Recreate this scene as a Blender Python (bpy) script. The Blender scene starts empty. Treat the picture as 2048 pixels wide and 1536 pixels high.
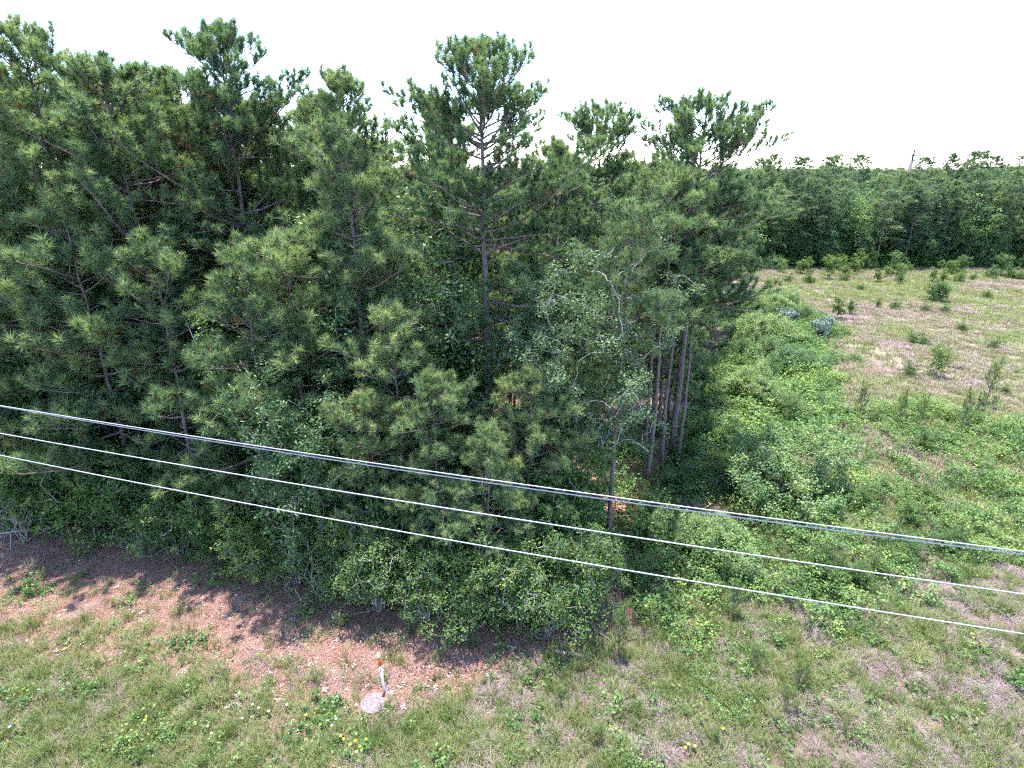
import bpy, math
import numpy as np
from mathutils import Vector, noise

# ------------------------------------------------------------------ camera, world, sun, exposure
scene = bpy.context.scene
COL = scene.collection
CAM_Z = 13.5

cam_data = bpy.data.cameras.new('camera')
cam_data.sensor_width = 36.0
cam_data.lens = 21.1
cam_data.clip_start = 0.1
cam_data.clip_end = 5000.0
cam = bpy.data.objects.new('camera', cam_data)
COL.objects.link(cam)
cam.location = (0.0, 0.0, CAM_Z)
cam.rotation_euler = (math.radians(70.0), 0.0, 0.0)
scene.camera = cam

SUN_EL = math.radians(79.5)
SUN_AZ = math.radians(-20.0)                      # measured from +Y towards +X
to_sun = Vector((math.sin(SUN_AZ) * math.cos(SUN_EL), math.cos(SUN_AZ) * math.cos(SUN_EL), math.sin(SUN_EL)))

world = bpy.data.worlds.new('World')
scene.world = world
world.use_nodes = True
wn = world.node_tree.nodes
wl = world.node_tree.links
wn.clear()
w_out = wn.new('ShaderNodeOutputWorld')
w_bg = wn.new('ShaderNodeBackground')
w_sky = wn.new('ShaderNodeTexSky')
w_sky.sky_type = 'NISHITA'
w_sky.sun_disc = False
w_sky.sun_elevation = SUN_EL
w_sky.sun_rotation = SUN_AZ
w_sky.altitude = 100.0
w_sky.air_density = 0.75
w_sky.dust_density = 0.25
w_sky.ozone_density = 1.0
w_bg.inputs['Strength'].default_value = 0.15
wl.new(w_sky.outputs[0], w_bg.inputs['Color'])
wl.new(w_bg.outputs[0], w_out.inputs['Surface'])

sun_data = bpy.data.lights.new('sun', 'SUN')
sun_data.energy = 2.5
sun_data.angle = math.radians(0.6)
sun_data.color = (1.0, 0.955, 0.89)
sun = bpy.data.objects.new('sun', sun_data)
COL.objects.link(sun)
sun.rotation_euler = to_sun.to_track_quat('Z', 'Y').to_euler()
sun.location = (-20, 30, 60)

vs = scene.view_settings
vs.view_transform = 'Standard'
vs.look = 'None'
vs.gamma = 1.0
vs.use_curve_mapping = False
vs.exposure = 2.55

scene.render.engine = 'CYCLES'
scene.cycles.max_bounces = 4
scene.cycles.diffuse_bounces = 3
scene.cycles.transmission_bounces = 3
scene.cycles.glossy_bounces = 2
scene.cycles.use_adaptive_sampling = True
scene.cycles.adaptive_threshold = 0.022
scene.cycles.adaptive_min_samples = 24
scene.cycles.use_denoising = False
scene.cycles.pixel_filter_type = 'BLACKMAN_HARRIS'
scene.cycles.filter_width = 1.15
scene.cycles.debug_use_spatial_splits = True

# ------------------------------------------------------------------ helpers: tags and objects
def tag(o, label=None, cat=None, group=None, kind=None):
    if label: o['label'] = label
    if cat: o['category'] = cat
    if group: o['group'] = group
    if kind: o['kind'] = kind
    return o

def empty(name, loc=(0, 0, 0), rz=0.0, sc=1.0):
    o = bpy.data.objects.new(name, None)
    o.empty_display_size = 0.3
    COL.objects.link(o)
    o.location = loc
    o.rotation_euler = (0, 0, rz)
    o.scale = (sc, sc, sc) if np.isscalar(sc) else sc
    return o

def put(name, mesh, parent=None, loc=(0, 0, 0), rot=(0, 0, 0), sc=1.0):
    o = bpy.data.objects.new(name, mesh)
    COL.objects.link(o)
    o.parent = parent
    o.location = loc
    o.rotation_euler = rot
    o.scale = (sc, sc, sc) if np.isscalar(sc) else sc
    return o

def make_mesh(name, verts, faces, mat, tint=None, smooth=False):
    """verts (N,3); faces list of index arrays (M,3) and/or (M,4) ; tint per face."""
    if not isinstance(faces, (list, tuple)): faces = [faces]
    me = bpy.data.meshes.new(name)
    verts = np.asarray(verts, dtype=np.float32)
    me.vertices.add(len(verts))
    me.vertices.foreach_set('co', verts.ravel())
    idx = np.concatenate([np.asarray(f, dtype=np.int32).ravel() for f in faces])
    cnt = np.concatenate([np.full(len(f), np.asarray(f).shape[1], dtype=np.int32) for f in faces])
    start = np.concatenate([[0], np.cumsum(cnt)[:-1]]).astype(np.int32)
    if len(cnt) == 0:
        me.update(); return me
    me.loops.add(len(idx))
    me.loops.foreach_set('vertex_index', idx)
    me.polygons.add(len(cnt))
    me.polygons.foreach_set('loop_start', start)
    if smooth:
        me.polygons.foreach_set('use_smooth', np.ones(len(cnt), dtype=bool))
    me.update(calc_edges=True)
    if tint is not None:
        a = me.attributes.new('tint', 'FLOAT', 'FACE')
        a.data.foreach_set('value', np.asarray(tint, dtype=np.float32))
    if mat: me.materials.append(mat)
    return me

class Geo:
    """collects triangles and quads"""
    def __init__(self):
        self.v, self.t, self.q, self.tt, self.qt, self.n = [], [], [], [], [], 0
    def add(self, v, tris=None, quads=None, tint=0.5):
        v = np.asarray(v, dtype=np.float32).reshape(-1, 3)
        if tris is not None and len(tris):
            tris = np.asarray(tris).reshape(-1, 3)
            self.t.append(tris + self.n); self.tt.append(np.broadcast_to(tint, (len(tris),)))
        if quads is not None and len(quads):
            quads = np.asarray(quads).reshape(-1, 4)
            self.q.append(quads + self.n); self.qt.append(np.broadcast_to(tint, (len(quads),)))
        self.v.append(v); self.n += len(v)
    def build(self, name, mat, smooth=False):
        f, t = [], []
        if self.t: f.append(np.concatenate(self.t)); t.append(np.concatenate(self.tt))
        if self.q: f.append(np.concatenate(self.q)); t.append(np.concatenate(self.qt))
        return make_mesh(name, np.concatenate(self.v), f, mat, np.concatenate(t), smooth)

def norm(a):
    return a / np.maximum(np.linalg.norm(a, axis=-1, keepdims=True), 1e-9)

def tube(g, pts, rad, sides=6, cap=True, tint=0.5):
    pts = np.asarray(pts, float); rad = np.broadcast_to(rad, (len(pts),))
    d = norm(np.gradient(pts, axis=0))
    ref = np.array([0, 0, 1.0]) if abs(d[0, 2]) < 0.9 else np.array([1.0, 0, 0])
    u = norm(np.cross(d, ref)); v = np.cross(d, u)
    a = np.linspace(0, 2 * np.pi, sides, endpoint=False)
    ring = pts[:, None] + rad[:, None, None] * (np.cos(a)[None, :, None] * u[:, None] + np.sin(a)[None, :, None] * v[:, None])
    n = len(pts)
    i = np.arange(n - 1)[:, None] * sides; j = np.arange(sides)[None]
    k = (j + 1) % sides
    q = np.stack([i + j, i + k, i + sides + k, i + sides + j], -1).reshape(-1, 4)
    vv = ring.reshape(-1, 3)
    tr = None
    if cap:
        vv = np.vstack([vv, pts[-1:] + d[-1:] * rad[-1] * 0.4, pts[:1]])
        c1 = n * sides; c0 = c1 + 1
        j = np.arange(sides); k = (j + 1) % sides
        tr = np.vstack([np.stack([(n - 1) * sides + j, (n - 1) * sides + k, np.full(sides, c1)], -1),
                        np.stack([k, j, np.full(sides, c0)], -1)])
    g.add(vv, tr, q, tint)

# ------------------------------------------------------------------ materials
def nodes_of(name):
    m = bpy.data.materials.new(name)
    m.use_nodes = True
    nt = m.node_tree
    nt.nodes.clear()
    return m, nt.nodes, nt.links

def ramp(nodes, stops):
    r = nodes.new('ShaderNodeValToRGB')
    e = r.color_ramp.elements
    e[0].position, e[0].color = stops[0][0], (*stops[0][1], 1)
    e[1].position, e[1].color = stops[-1][0], (*stops[-1][1], 1)
    for p, c in stops[1:-1]:
        x = e.new(p); x.color = (*c, 1)
    return r

def foliage(name, stops, rough=0.5, spec=0.3, transl=0.3, obj_var=0.25, instancer=False):
    m, N, L = nodes_of(name)
    at = N.new('ShaderNodeAttribute'); at.attribute_name = 'tint'
    oi = N.new('ShaderNodeObjectInfo')
    ma = N.new('ShaderNodeMath'); ma.operation = 'MULTIPLY_ADD'
    ma.inputs[1].default_value = obj_var; 
    sub = N.new('ShaderNodeMath'); sub.operation = 'SUBTRACT'; sub.inputs[1].default_value = 0.5
    L.new(oi.outputs['Random'], sub.inputs[0])
    L.new(sub.outputs[0], ma.inputs[0])
    L.new(at.outputs['Fac'], ma.inputs[2])
    src = ma.outputs[0]
    if instancer:
        a2 = N.new('ShaderNodeAttribute'); a2.attribute_name = 'shade'; a2.attribute_type = 'INSTANCER'
        ad = N.new('ShaderNodeMath'); ad.operation = 'ADD'
        L.new(src, ad.inputs[0]); L.new(a2.outputs['Fac'], ad.inputs[1])
        src = ad.outputs[0]
    r = ramp(N, stops)
    L.new(src, r.inputs[0])
    p = N.new('ShaderNodeBsdfPrincipled')
    p.inputs['Roughness'].default_value = rough
    p.inputs['Specular IOR Level'].default_value = spec
    L.new(r.outputs[0], p.inputs['Base Color'])
    t = N.new('ShaderNodeBsdfTranslucent')
    mu = N.new('ShaderNodeMix'); mu.data_type = 'RGBA'; mu.blend_type = 'MULTIPLY'; mu.inputs[0].default_value = 1.0
    L.new(r.outputs[0], mu.inputs[6]); mu.inputs[7].default_value = (1.35, 1.3, 0.7, 1)
    L.new(mu.outputs[2], t.inputs['Color'])
    mix = N.new('ShaderNodeMixShader'); mix.inputs[0].default_value = transl
    L.new(p.outputs[0], mix.inputs[1]); L.new(t.outputs[0], mix.inputs[2])
    o = N.new('ShaderNodeOutputMaterial'); L.new(mix.outputs[0], o.inputs['Surface'])
    return m

def bark(name, c0, c1, scale=(9, 9, 2.2), bump=0.5, rough=0.85):
    m, N, L = nodes_of(name)
    tc = N.new('ShaderNodeTexCoord'); mp = N.new('ShaderNodeMapping')
    mp.inputs['Scale'].default_value = scale
    L.new(tc.outputs['Object'], mp.inputs[0])
    n1 = N.new('ShaderNodeTexNoise'); n1.inputs['Scale'].default_value = 1.6; n1.inputs['Detail'].default_value = 6
    n1.inputs['Roughness'].default_value = 0.65
    L.new(mp.outputs[0], n1.inputs['Vector'])
    vo = N.new('ShaderNodeTexVoronoi'); vo.feature = 'DISTANCE_TO_EDGE'; vo.inputs['Scale'].default_value = 1.5
    L.new(mp.outputs[0], vo.inputs['Vector'])
    r = ramp(N, [(0.3, c0), (0.7, c1)]); L.new(n1.outputs[0], r.inputs[0])
    vr = ramp(N, [(0.0, (0.45, 0.42, 0.42)), (0.12, (1, 1, 1))]); L.new(vo.outputs['Distance'], vr.inputs[0])
    mu = N.new('ShaderNodeMix'); mu.data_type = 'RGBA'; mu.blend_type = 'MULTIPLY'; mu.inputs[0].default_value = 0.8
    L.new(r.outputs[0], mu.inputs[6]); L.new(vr.outputs[0], mu.inputs[7])
    b = N.new('ShaderNodeBump'); b.inputs['Strength'].default_value = bump; b.inputs['Distance'].default_value = 0.03
    ad = N.new('ShaderNodeMath'); ad.operation = 'ADD'
    L.new(n1.outputs[0], ad.inputs[0]); L.new(vr.outputs[0], ad.inputs[1])
    L.new(ad.outputs[0], b.inputs['Height'])
    p = N.new('ShaderNodeBsdfPrincipled'); p.inputs['Roughness'].default_value = rough
    p.inputs['Specular IOR Level'].default_value = 0.15
    L.new(mu.outputs[2], p.inputs['Base Color']); L.new(b.outputs[0], p.inputs['Normal'])
    o = N.new('ShaderNodeOutputMaterial'); L.new(p.outputs[0], o.inputs['Surface'])
    return m

def plain(name, c0, c1, scale=8.0, rough=0.6, spec=0.3, metal=0.0, bump=0.0):
    m, N, L = nodes_of(name)
    tc = N.new('ShaderNodeTexCoord')
    n1 = N.new('ShaderNodeTexNoise'); n1.inputs['Scale'].default_value = scale; n1.inputs['Detail'].default_value = 5
    L.new(tc.outputs['Object'], n1.inputs['Vector'])
    r = ramp(N, [(0.35, c0), (0.65, c1)]); L.new(n1.outputs[0], r.inputs[0])
    p = N.new('ShaderNodeBsdfPrincipled'); p.inputs['Roughness'].default_value = rough
    p.inputs['Specular IOR Level'].default_value = spec; p.inputs['Metallic'].default_value = metal
    L.new(r.outputs[0], p.inputs['Base Color'])
    if bump:
        b = N.new('ShaderNodeBump'); b.inputs['Strength'].default_value = bump; b.inputs['Distance'].default_value = 0.02
        L.new(n1.outputs[0], b.inputs['Height']); L.new(b.outputs[0], p.inputs['Normal'])
    o = N.new('ShaderNodeOutputMaterial'); L.new(p.outputs[0], o.inputs['Surface'])
    return m

M = {}
M['pine'] = foliage('pine_needles', [(0.0, (0.179, 0.095, 0.045)), (0.025, (0.052, 0.099, 0.056)), (0.45, (0.116, 0.193, 0.096)), (0.8, (0.235, 0.302, 0.140)), (1.0, (0.336, 0.370, 0.168))], rough=0.5, spec=0.3, transl=0.45, obj_var=0.32)
M['pine_far'] = foliage('far_pine_needles', [(0.0, (0.055, 0.098, 0.062)), (0.5, (0.120, 0.190, 0.100)), (1.0, (0.25, 0.31, 0.15))], rough=0.5, spec=0.3, transl=0.42, obj_var=0.65)
M['pine_young'] = foliage('young_pine_needles', [(0.0, (0.06, 0.11, 0.035)), (0.5, (0.13, 0.20, 0.06)), (1.0, (0.26, 0.31, 0.10))], rough=0.5, spec=0.3, transl=0.35, obj_var=0.3)
M['leaf'] = foliage('hardwood_leaf', [(0.0, (0.037, 0.085, 0.039)), (0.5, (0.086, 0.175, 0.069)), (0.85, (0.172, 0.270, 0.092)), (1.0, (0.253, 0.310, 0.103))], rough=0.45, spec=0.38, transl=0.4, obj_var=0.35)
M['leaf_light'] = foliage('shrub_leaf', [(0.0, (0.039, 0.084, 0.028)), (0.5, (0.084, 0.162, 0.045)), (0.85, (0.168, 0.246, 0.067)), (1.0, (0.291, 0.325, 0.101))], rough=0.5, spec=0.3, transl=0.4, obj_var=0.3)
M['leaf_silver'] = foliage('silver_green_leaf', [(0.0, (0.05, 0.092, 0.045)), (0.5, (0.10, 0.165, 0.075)), (1.0, (0.22, 0.28, 0.15))], rough=0.5, spec=0.32, transl=0.36, obj_var=0.1)
M['leaf_blue'] = foliage('blue_green_leaf', [(0.0, (0.05, 0.09, 0.075)), (0.6, (0.13, 0.19, 0.17)), (1.0, (0.25, 0.31, 0.30))], rough=0.5, spec=0.4, transl=0.2, obj_var=0.1)
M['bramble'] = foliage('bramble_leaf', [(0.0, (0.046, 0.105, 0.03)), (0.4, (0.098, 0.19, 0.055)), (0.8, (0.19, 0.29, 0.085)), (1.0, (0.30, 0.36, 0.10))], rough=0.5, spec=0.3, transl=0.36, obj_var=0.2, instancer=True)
M['grass'] = foliage('grass_blade', [(0.0, (0.062, 0.101, 0.026)), (0.45, (0.132, 0.189, 0.053)), (0.75, (0.229, 0.264, 0.092)), (1.0, (0.370, 0.326, 0.211))], rough=0.5, spec=0.3, transl=0.3, obj_var=0.25, instancer=True)
M['dry'] = foliage('dry_grass_blade', [(0.0, (0.15, 0.10, 0.108)), (0.5, (0.29, 0.205, 0.215)), (1.0, (0.44, 0.345, 0.345))], rough=0.7, spec=0.15, transl=0.15, obj_var=0.3, instancer=True)
M['tan'] = foliage('tan_grass_blade', [(0.0, (0.141, 0.110, 0.084)), (0.5, (0.255, 0.207, 0.163)), (1.0, (0.396, 0.330, 0.273))], rough=0.7, spec=0.15, transl=0.15, obj_var=0.3, instancer=True)
M['straw'] = foliage('pine_straw', [(0.0, (0.15, 0.07, 0.055)), (0.5, (0.29, 0.16, 0.13)), (1.0, (0.43, 0.285, 0.24))], rough=0.7, spec=0.2, transl=0.05, obj_var=0.4, instancer=True)
M['chip'] = foliage('wood_chip', [(0.0, (0.26, 0.21, 0.20)), (1.0, (0.56, 0.50, 0.49))], rough=0.7, spec=0.2, transl=0.0, obj_var=0.6, instancer=True)
M['bark'] = bark('pine_bark', (0.105, 0.075, 0.078), (0.25, 0.195, 0.19))
M['bark_pale'] = bark('pale_bark', (0.20, 0.18, 0.17), (0.40, 0.365, 0.35), scale=(6, 6, 3), bump=0.35)
M['bark_oak'] = bark('oak_bark', (0.21, 0.19, 0.18), (0.40, 0.37, 0.355), scale=(6, 6, 3), bump=0.3)
M['bark_grey'] = bark('grey_bark', (0.13, 0.11, 0.10), (0.27, 0.24, 0.22), scale=(7, 7, 3), bump=0.35)
M['deadwood'] = bark('dead_wood', (0.22, 0.195, 0.185), (0.38, 0.345, 0.33), scale=(7, 7, 3), bump=0.3)
M['wire'] = plain('aluminium_wire', (0.27, 0.265, 0.28), (0.38, 0.375, 0.39), 30, 0.55, 0.5, 0.25)
M['white'] = plain('white_plastic', (0.70, 0.70, 0.72), (0.82, 0.82, 0.84), 14, 0.45)
M['orange'] = plain('orange_band', (0.55, 0.085, 0.02), (0.62, 0.12, 0.03), 14, 0.5)
M['black'] = plain('black_print', (0.02, 0.02, 0.02), (0.04, 0.04, 0.04), 14, 0.5)
M['concrete'] = plain('pinkish_concrete', (0.13, 0.10, 0.105), (0.27, 0.205, 0.22), 16, 0.9, 0.15, 0, 0.4)
M['steel'] = plain('galvanised_steel', (0.50, 0.52, 0.56), (0.62, 0.64, 0.68), 3, 0.5, 0.5, 0.3)
M['yellow'] = plain('yellow_petal', (0.75, 0.55, 0.02), (0.80, 0.65, 0.05), 10, 0.6)
M['petal'] = plain('white_petal', (0.75, 0.73, 0.72), (0.85, 0.83, 0.82), 10, 0.6)
M['redleaf'] = plain('red_brown_needles', (0.30, 0.09, 0.05), (0.45, 0.17, 0.10), 10, 0.7)

# ------------------------------------------------------------------ where things are (metres; camera above the origin, looking along +Y)
FRONT = [(-90, 30.0), (-45, 23.5), (-19.5, 19.4), (-14, 18.2), (-9.5, 16.9), (-5.0, 15.0), (-0.4, 14.2), (3.2, 15.0)]      # front edge of the near wood
RIGHT = [(3.2, 15.0), (4.6, 19.0), (6.4, 22.8), (10.4, 30.5), (14.0, 40.0), (20.8, 54.6), (28.0, 75.0), (30.0, 86.0)]       # its right-hand edge
FAR_Y = 85.0
FX = np.array([p[0] for p in FRONT]); FY = np.array([p[1] for p in FRONT])
RX = np.array([p[0] for p in RIGHT]); RY = np.array([p[1] for p in RIGHT])
BRAMBLE = np.array([(3.1, 15.1), (8.5, 27.3), (14.3, 38.9), (23.0, 60.0), (28.7, 63.3), (27.8, 50.9), (21.6, 36.0), (18.2, 30.5), (28.9, 31.1), (30, 24), (18.0, 16.9), (10.8, 15.2), (5.8, 14.3)])

def front_y(x): return np.interp(x, FX, FY)
def right_x(y): return np.interp(y, RY, RX)

def in_wood(x, y, inset=0.0):
    x = np.asarray(x, float); y = np.asarray(y, float)
    a = (y > front_y(x) + inset) & (x < right_x(y) - inset) & (x < 30)
    return a | (y > FAR_Y + inset)

def in_poly(x, y, poly):
    x = np.asarray(x, float); y = np.asarray(y, float)
    inside = np.zeros(x.shape, bool)
    n = len(poly); j = n - 1
    for i in range(n):
        xi, yi = poly[i]; xj, yj = poly[j]
        c = ((yi > y) != (yj > y)) & (x < (xj - xi) * (y - yi) / (yj - yi + 1e-12) + xi)
        inside ^= c; j = i
    return inside

def vnoise(x, y, s, seed=0.0):
    """smooth noise 0..1 at points"""
    out = np.empty(len(x))
    for i in range(len(x)):
        out[i] = noise.noise((x[i] * s + seed, y[i] * s - seed * 0.7, seed * 1.3))
    return 0.5 + 0.5 * out

def ground_z(x, y):
    x = np.asarray(x, float); y = np.asarray(y, float)
    return 0.10 * np.sin(x * 0.31 + 1.0) * np.sin(y * 0.23) + 0.05 * np.sin(x * 0.83 + y * 0.6) + 0.03 * np.sin(y * 1.3 - x * 0.4)

# ------------------------------------------------------------------ ground
def build_ground():
    xs = np.unique(np.concatenate([np.linspace(-1800, -90, 16), np.arange(-90, -26, 2.5), np.arange(-26, 40, 0.4), np.arange(40, 100, 2.0), np.linspace(100, 1800, 18)]))
    ys = np.unique(np.concatenate([np.linspace(-300, -10, 8), np.arange(-10, 6, 2.0), np.arange(6, 46, 0.4), np.arange(46, 96, 1.2), np.linspace(96, 3000, 24)]))
    X, Y = np.meshgrid(xs, ys)
    Z = ground_z(X, Y)
    v = np.stack([X, Y, Z], -1).reshape(-1, 3)
    ny, nx = X.shape
    i = np.arange(ny - 1)[:, None] * nx; j = np.arange(nx - 1)[None]
    q = np.stack([i + j, i + j + 1, i + nx + j + 1, i + nx + j], -1).reshape(-1, 4)
    me = make_mesh('ground', v, q, None, smooth=True)
    x, y = v[:, 0], v[:, 1]
    # how much fallen pine straw lies on the soil
    d = front_y(x) - y
    reach = np.interp(x, [-40, -20, -12, -6, -3, 0, 2.5, 4], [7.0, 5.8, 4.9, 4.3, 3.4, 1.3, 0.5, 0.0])
    straw = np.clip(1.0 - (d - 0.35 * reach) / np.maximum(0.65 * reach, 0.2), 0, 1)
    straw = np.where(in_wood(x, y), np.clip(1.0 - (y - 26) / 20, 0.35, 1), np.where(x < 4, straw, 0.0))
    dry = np.clip((y - 26) / 14, 0, 1) * np.where(x > right_x(y), 1, 0)
    for nm, val in (('straw', straw), ('dry', dry)):
        a = me.attributes.new(nm, 'FLOAT', 'POINT'); a.data.foreach_set('value', val.astype(np.float32))
    m, N, L = nodes_of('ground_soil')
    geo = N.new('ShaderNodeNewGeometry')
    def nz(scale, detail=6, rough=0.6):
        n = N.new('ShaderNodeTexNoise'); n.inputs['Scale'].default_value = scale
        n.inputs['Detail'].default_value = detail; n.inputs['Roughness'].default_value = rough
        L.new(geo.outputs['Position'], n.inputs['Vector']); return n
    big, mid, fine = nz(0.35), nz(2.2), nz(22, 8, 0.75)
    soil = ramp(N, [(0.3, (0.10, 0.085, 0.05)), (0.5, (0.165, 0.125, 0.098)), (0.7, (0.24, 0.175, 0.155))]); L.new(mid.outputs[0], soil.inputs[0])
    field = ramp(N, [(0.3, (0.16, 0.16, 0.09)), (0.5, (0.27, 0.235, 0.16)), (0.68, (0.38, 0.31, 0.26))]); L.new(mid.outputs[0], field.inputs[0])
    lit = ramp(N, [(0.28, (0.15, 0.068, 0.05)), (0.5, (0.30, 0.165, 0.13)), (0.72, (0.43, 0.28, 0.235))]); L.new(fine.outputs[0], lit.inputs[0])
    ad = N.new('ShaderNodeAttribute'); ad.attribute_name = 'dry'
    as_ = N.new('ShaderNodeAttribute'); as_.attribute_name = 'straw'
    mx1 = N.new('ShaderNodeMix'); mx1.data_type = 'RGBA'
    L.new(ad.outputs['Fac'], mx1.inputs[0]); L.new(soil.outputs[0], mx1.inputs[6]); L.new(field.outputs[0], mx1.inputs[7])
    k = N.new('ShaderNodeMath'); k.operation = 'ADD'; L.new(as_.outputs['Fac'], k.inputs[0]); L.new(mid.outputs[0], k.inputs[1])
    kr = N.new('ShaderNodeMapRange'); kr.inputs['From Min'].default_value = 0.75; kr.inputs['From Max'].default_value = 1.1
    L.new(k.outputs[0], kr.inputs[0])
    mx2 = N.new('ShaderNodeMix'); mx2.data_type = 'RGBA'
    L.new(kr.outputs[0], mx2.inputs[0]); L.new(mx1.outputs[2], mx2.inputs[6]); L.new(lit.outputs[0], mx2.inputs[7])
    fv = ramp(N, [(0.3, (0.62, 0.62, 0.62)), (0.7, (1.2, 1.2, 1.2))]); L.new(fine.outputs[0], fv.inputs[0])
    mx3 = N.new('ShaderNodeMix'); mx3.data_type = 'RGBA'; mx3.blend_type = 'MULTIPLY'; mx3.inputs[0].default_value = 0.8
    L.new(mx2.outputs[2], mx3.inputs[6]); L.new(fv.outputs[0], mx3.inputs[7])
    b = N.new('ShaderNodeBump'); b.inputs['Strength'].default_value = 0.8; b.inputs['Distance'].default_value = 0.06
    L.new(fine.outputs[0], b.inputs['Height'])
    p = N.new('ShaderNodeBsdfPrincipled'); p.inputs['Roughness'].default_value = 0.95; p.inputs['Specular IOR Level'].default_value = 0.05
    L.new(mx3.outputs[2], p.inputs['Base Color']); L.new(b.outputs[0], p.inputs['Normal'])
    o = N.new('ShaderNodeOutputMaterial'); L.new(p.outputs[0], o.inputs['Surface'])
    me.materials.append(m)
    tag(put('ground', me), 'grassy field and pine straw covered forest floor', 'ground', kind='structure')
build_ground()

# ------------------------------------------------------------------ plant geometry
def basis(axis):
    ref = np.where(np.abs(axis[..., 2:3]) < 0.9, np.array([0, 0, 1.0]), np.array([1.0, 0, 0]))
    u = norm(np.cross(axis, ref)); return u, np.cross(axis, u)

def needle_tufts(g, pos, axis, K, ln, w, tint, rng, spread=(0.3, 1.4), back=0.14):
    T = len(pos)
    axis = norm(axis); u, v = basis(axis)
    th = rng.uniform(spread[0], spread[1], (T, K, 1)); ph = rng.uniform(0, 2 * np.pi, (T, K, 1))
    d = np.cos(th) * axis[:, None] + np.sin(th) * (np.cos(ph) * u[:, None] + np.sin(ph) * v[:, None])
    size = rng.uniform(0.62, 1.25, (T, 1, 1))
    base = pos[:, None] - axis[:, None] * rng.uniform(0, back, (T, K, 1))
    tip = base + d * ln * size * rng.uniform(0.7, 1.1, (T, K, 1))
    side = norm(np.cross(d, rng.normal(size=(T, K, 3)))) * (w / 2)
    vv = np.stack([base + side, base - side, tip], 2).reshape(-1, 3)
    tr = np.arange(T * K * 3).reshape(-1, 3)
    tt = np.clip(np.repeat(tint, K) + rng.normal(0, 0.05, T * K), -1, 1)
    g.add(vv, tr, None, tt)

def leaf_cloud(g, cen, M_, rad, size, rng, flat=0.7, aspect=0.55, tint=None, tvar=0.12):
    C = len(cen)
    p = rng.normal(size=(C, M_, 3)); p = norm(p) * rng.uniform(0, 1, (C, M_, 1)) ** 0.5
    rad = np.broadcast_to(rad, (C,))
    pos = cen[:, None] + p * rad[:, None, None] * np.array([1, 1, 0.75])
    n = norm(np.array([0, 0, 1.0]) * flat + rng.normal(0, 0.55, (C, M_, 3)) + p * 0.35)
    d = norm(np.cross(n, rng.normal(size=(C, M_, 3))))
    s = np.cross(n, d)
    L = size * rng.uniform(0.65, 1.2, (C, M_, 1)); W = L * aspect * 0.5
    a = pos - d * L * 0.5
    b = pos + s * W + n * W * 0.35
    c = pos + d * L * 0.5
    e = pos - s * W + n * W * 0.35
    vv = np.stack([a, b, c, e], 2).reshape(-1, 3)
    i = np.arange(C * M_)[:, None] * 4
    tr = np.concatenate([i + np.array([[0, 1, 2]]), i + np.array([[0, 2, 3]])], 1).reshape(-1, 3)
    if tint is None: tint = rng.uniform(0.25, 0.7, C)
    tt = np.clip(np.repeat(tint, M_) + rng.normal(0, tvar, C * M_), 0, 1)
    g.add(vv, tr, None, np.repeat(tt, 2))

def bezier_branch(start, az, el, L, rise, rng, n=6, wob=0.05):
    pts = [np.array(start, float)]
    a, e = az, el
    st = L / (n - 1)
    for i in range(1, n):
        f = i / (n - 1)
        e += rise * st / L * (0.4 + 1.2 * f) + rng.normal(0, wob)
        a += rng.normal(0, wob * 2.0)
        pts.append(pts[-1] + st * np.array([math.cos(a) * math.cos(e), math.sin(a) * math.cos(e), math.sin(e)]))
    return np.array(pts)

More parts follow.
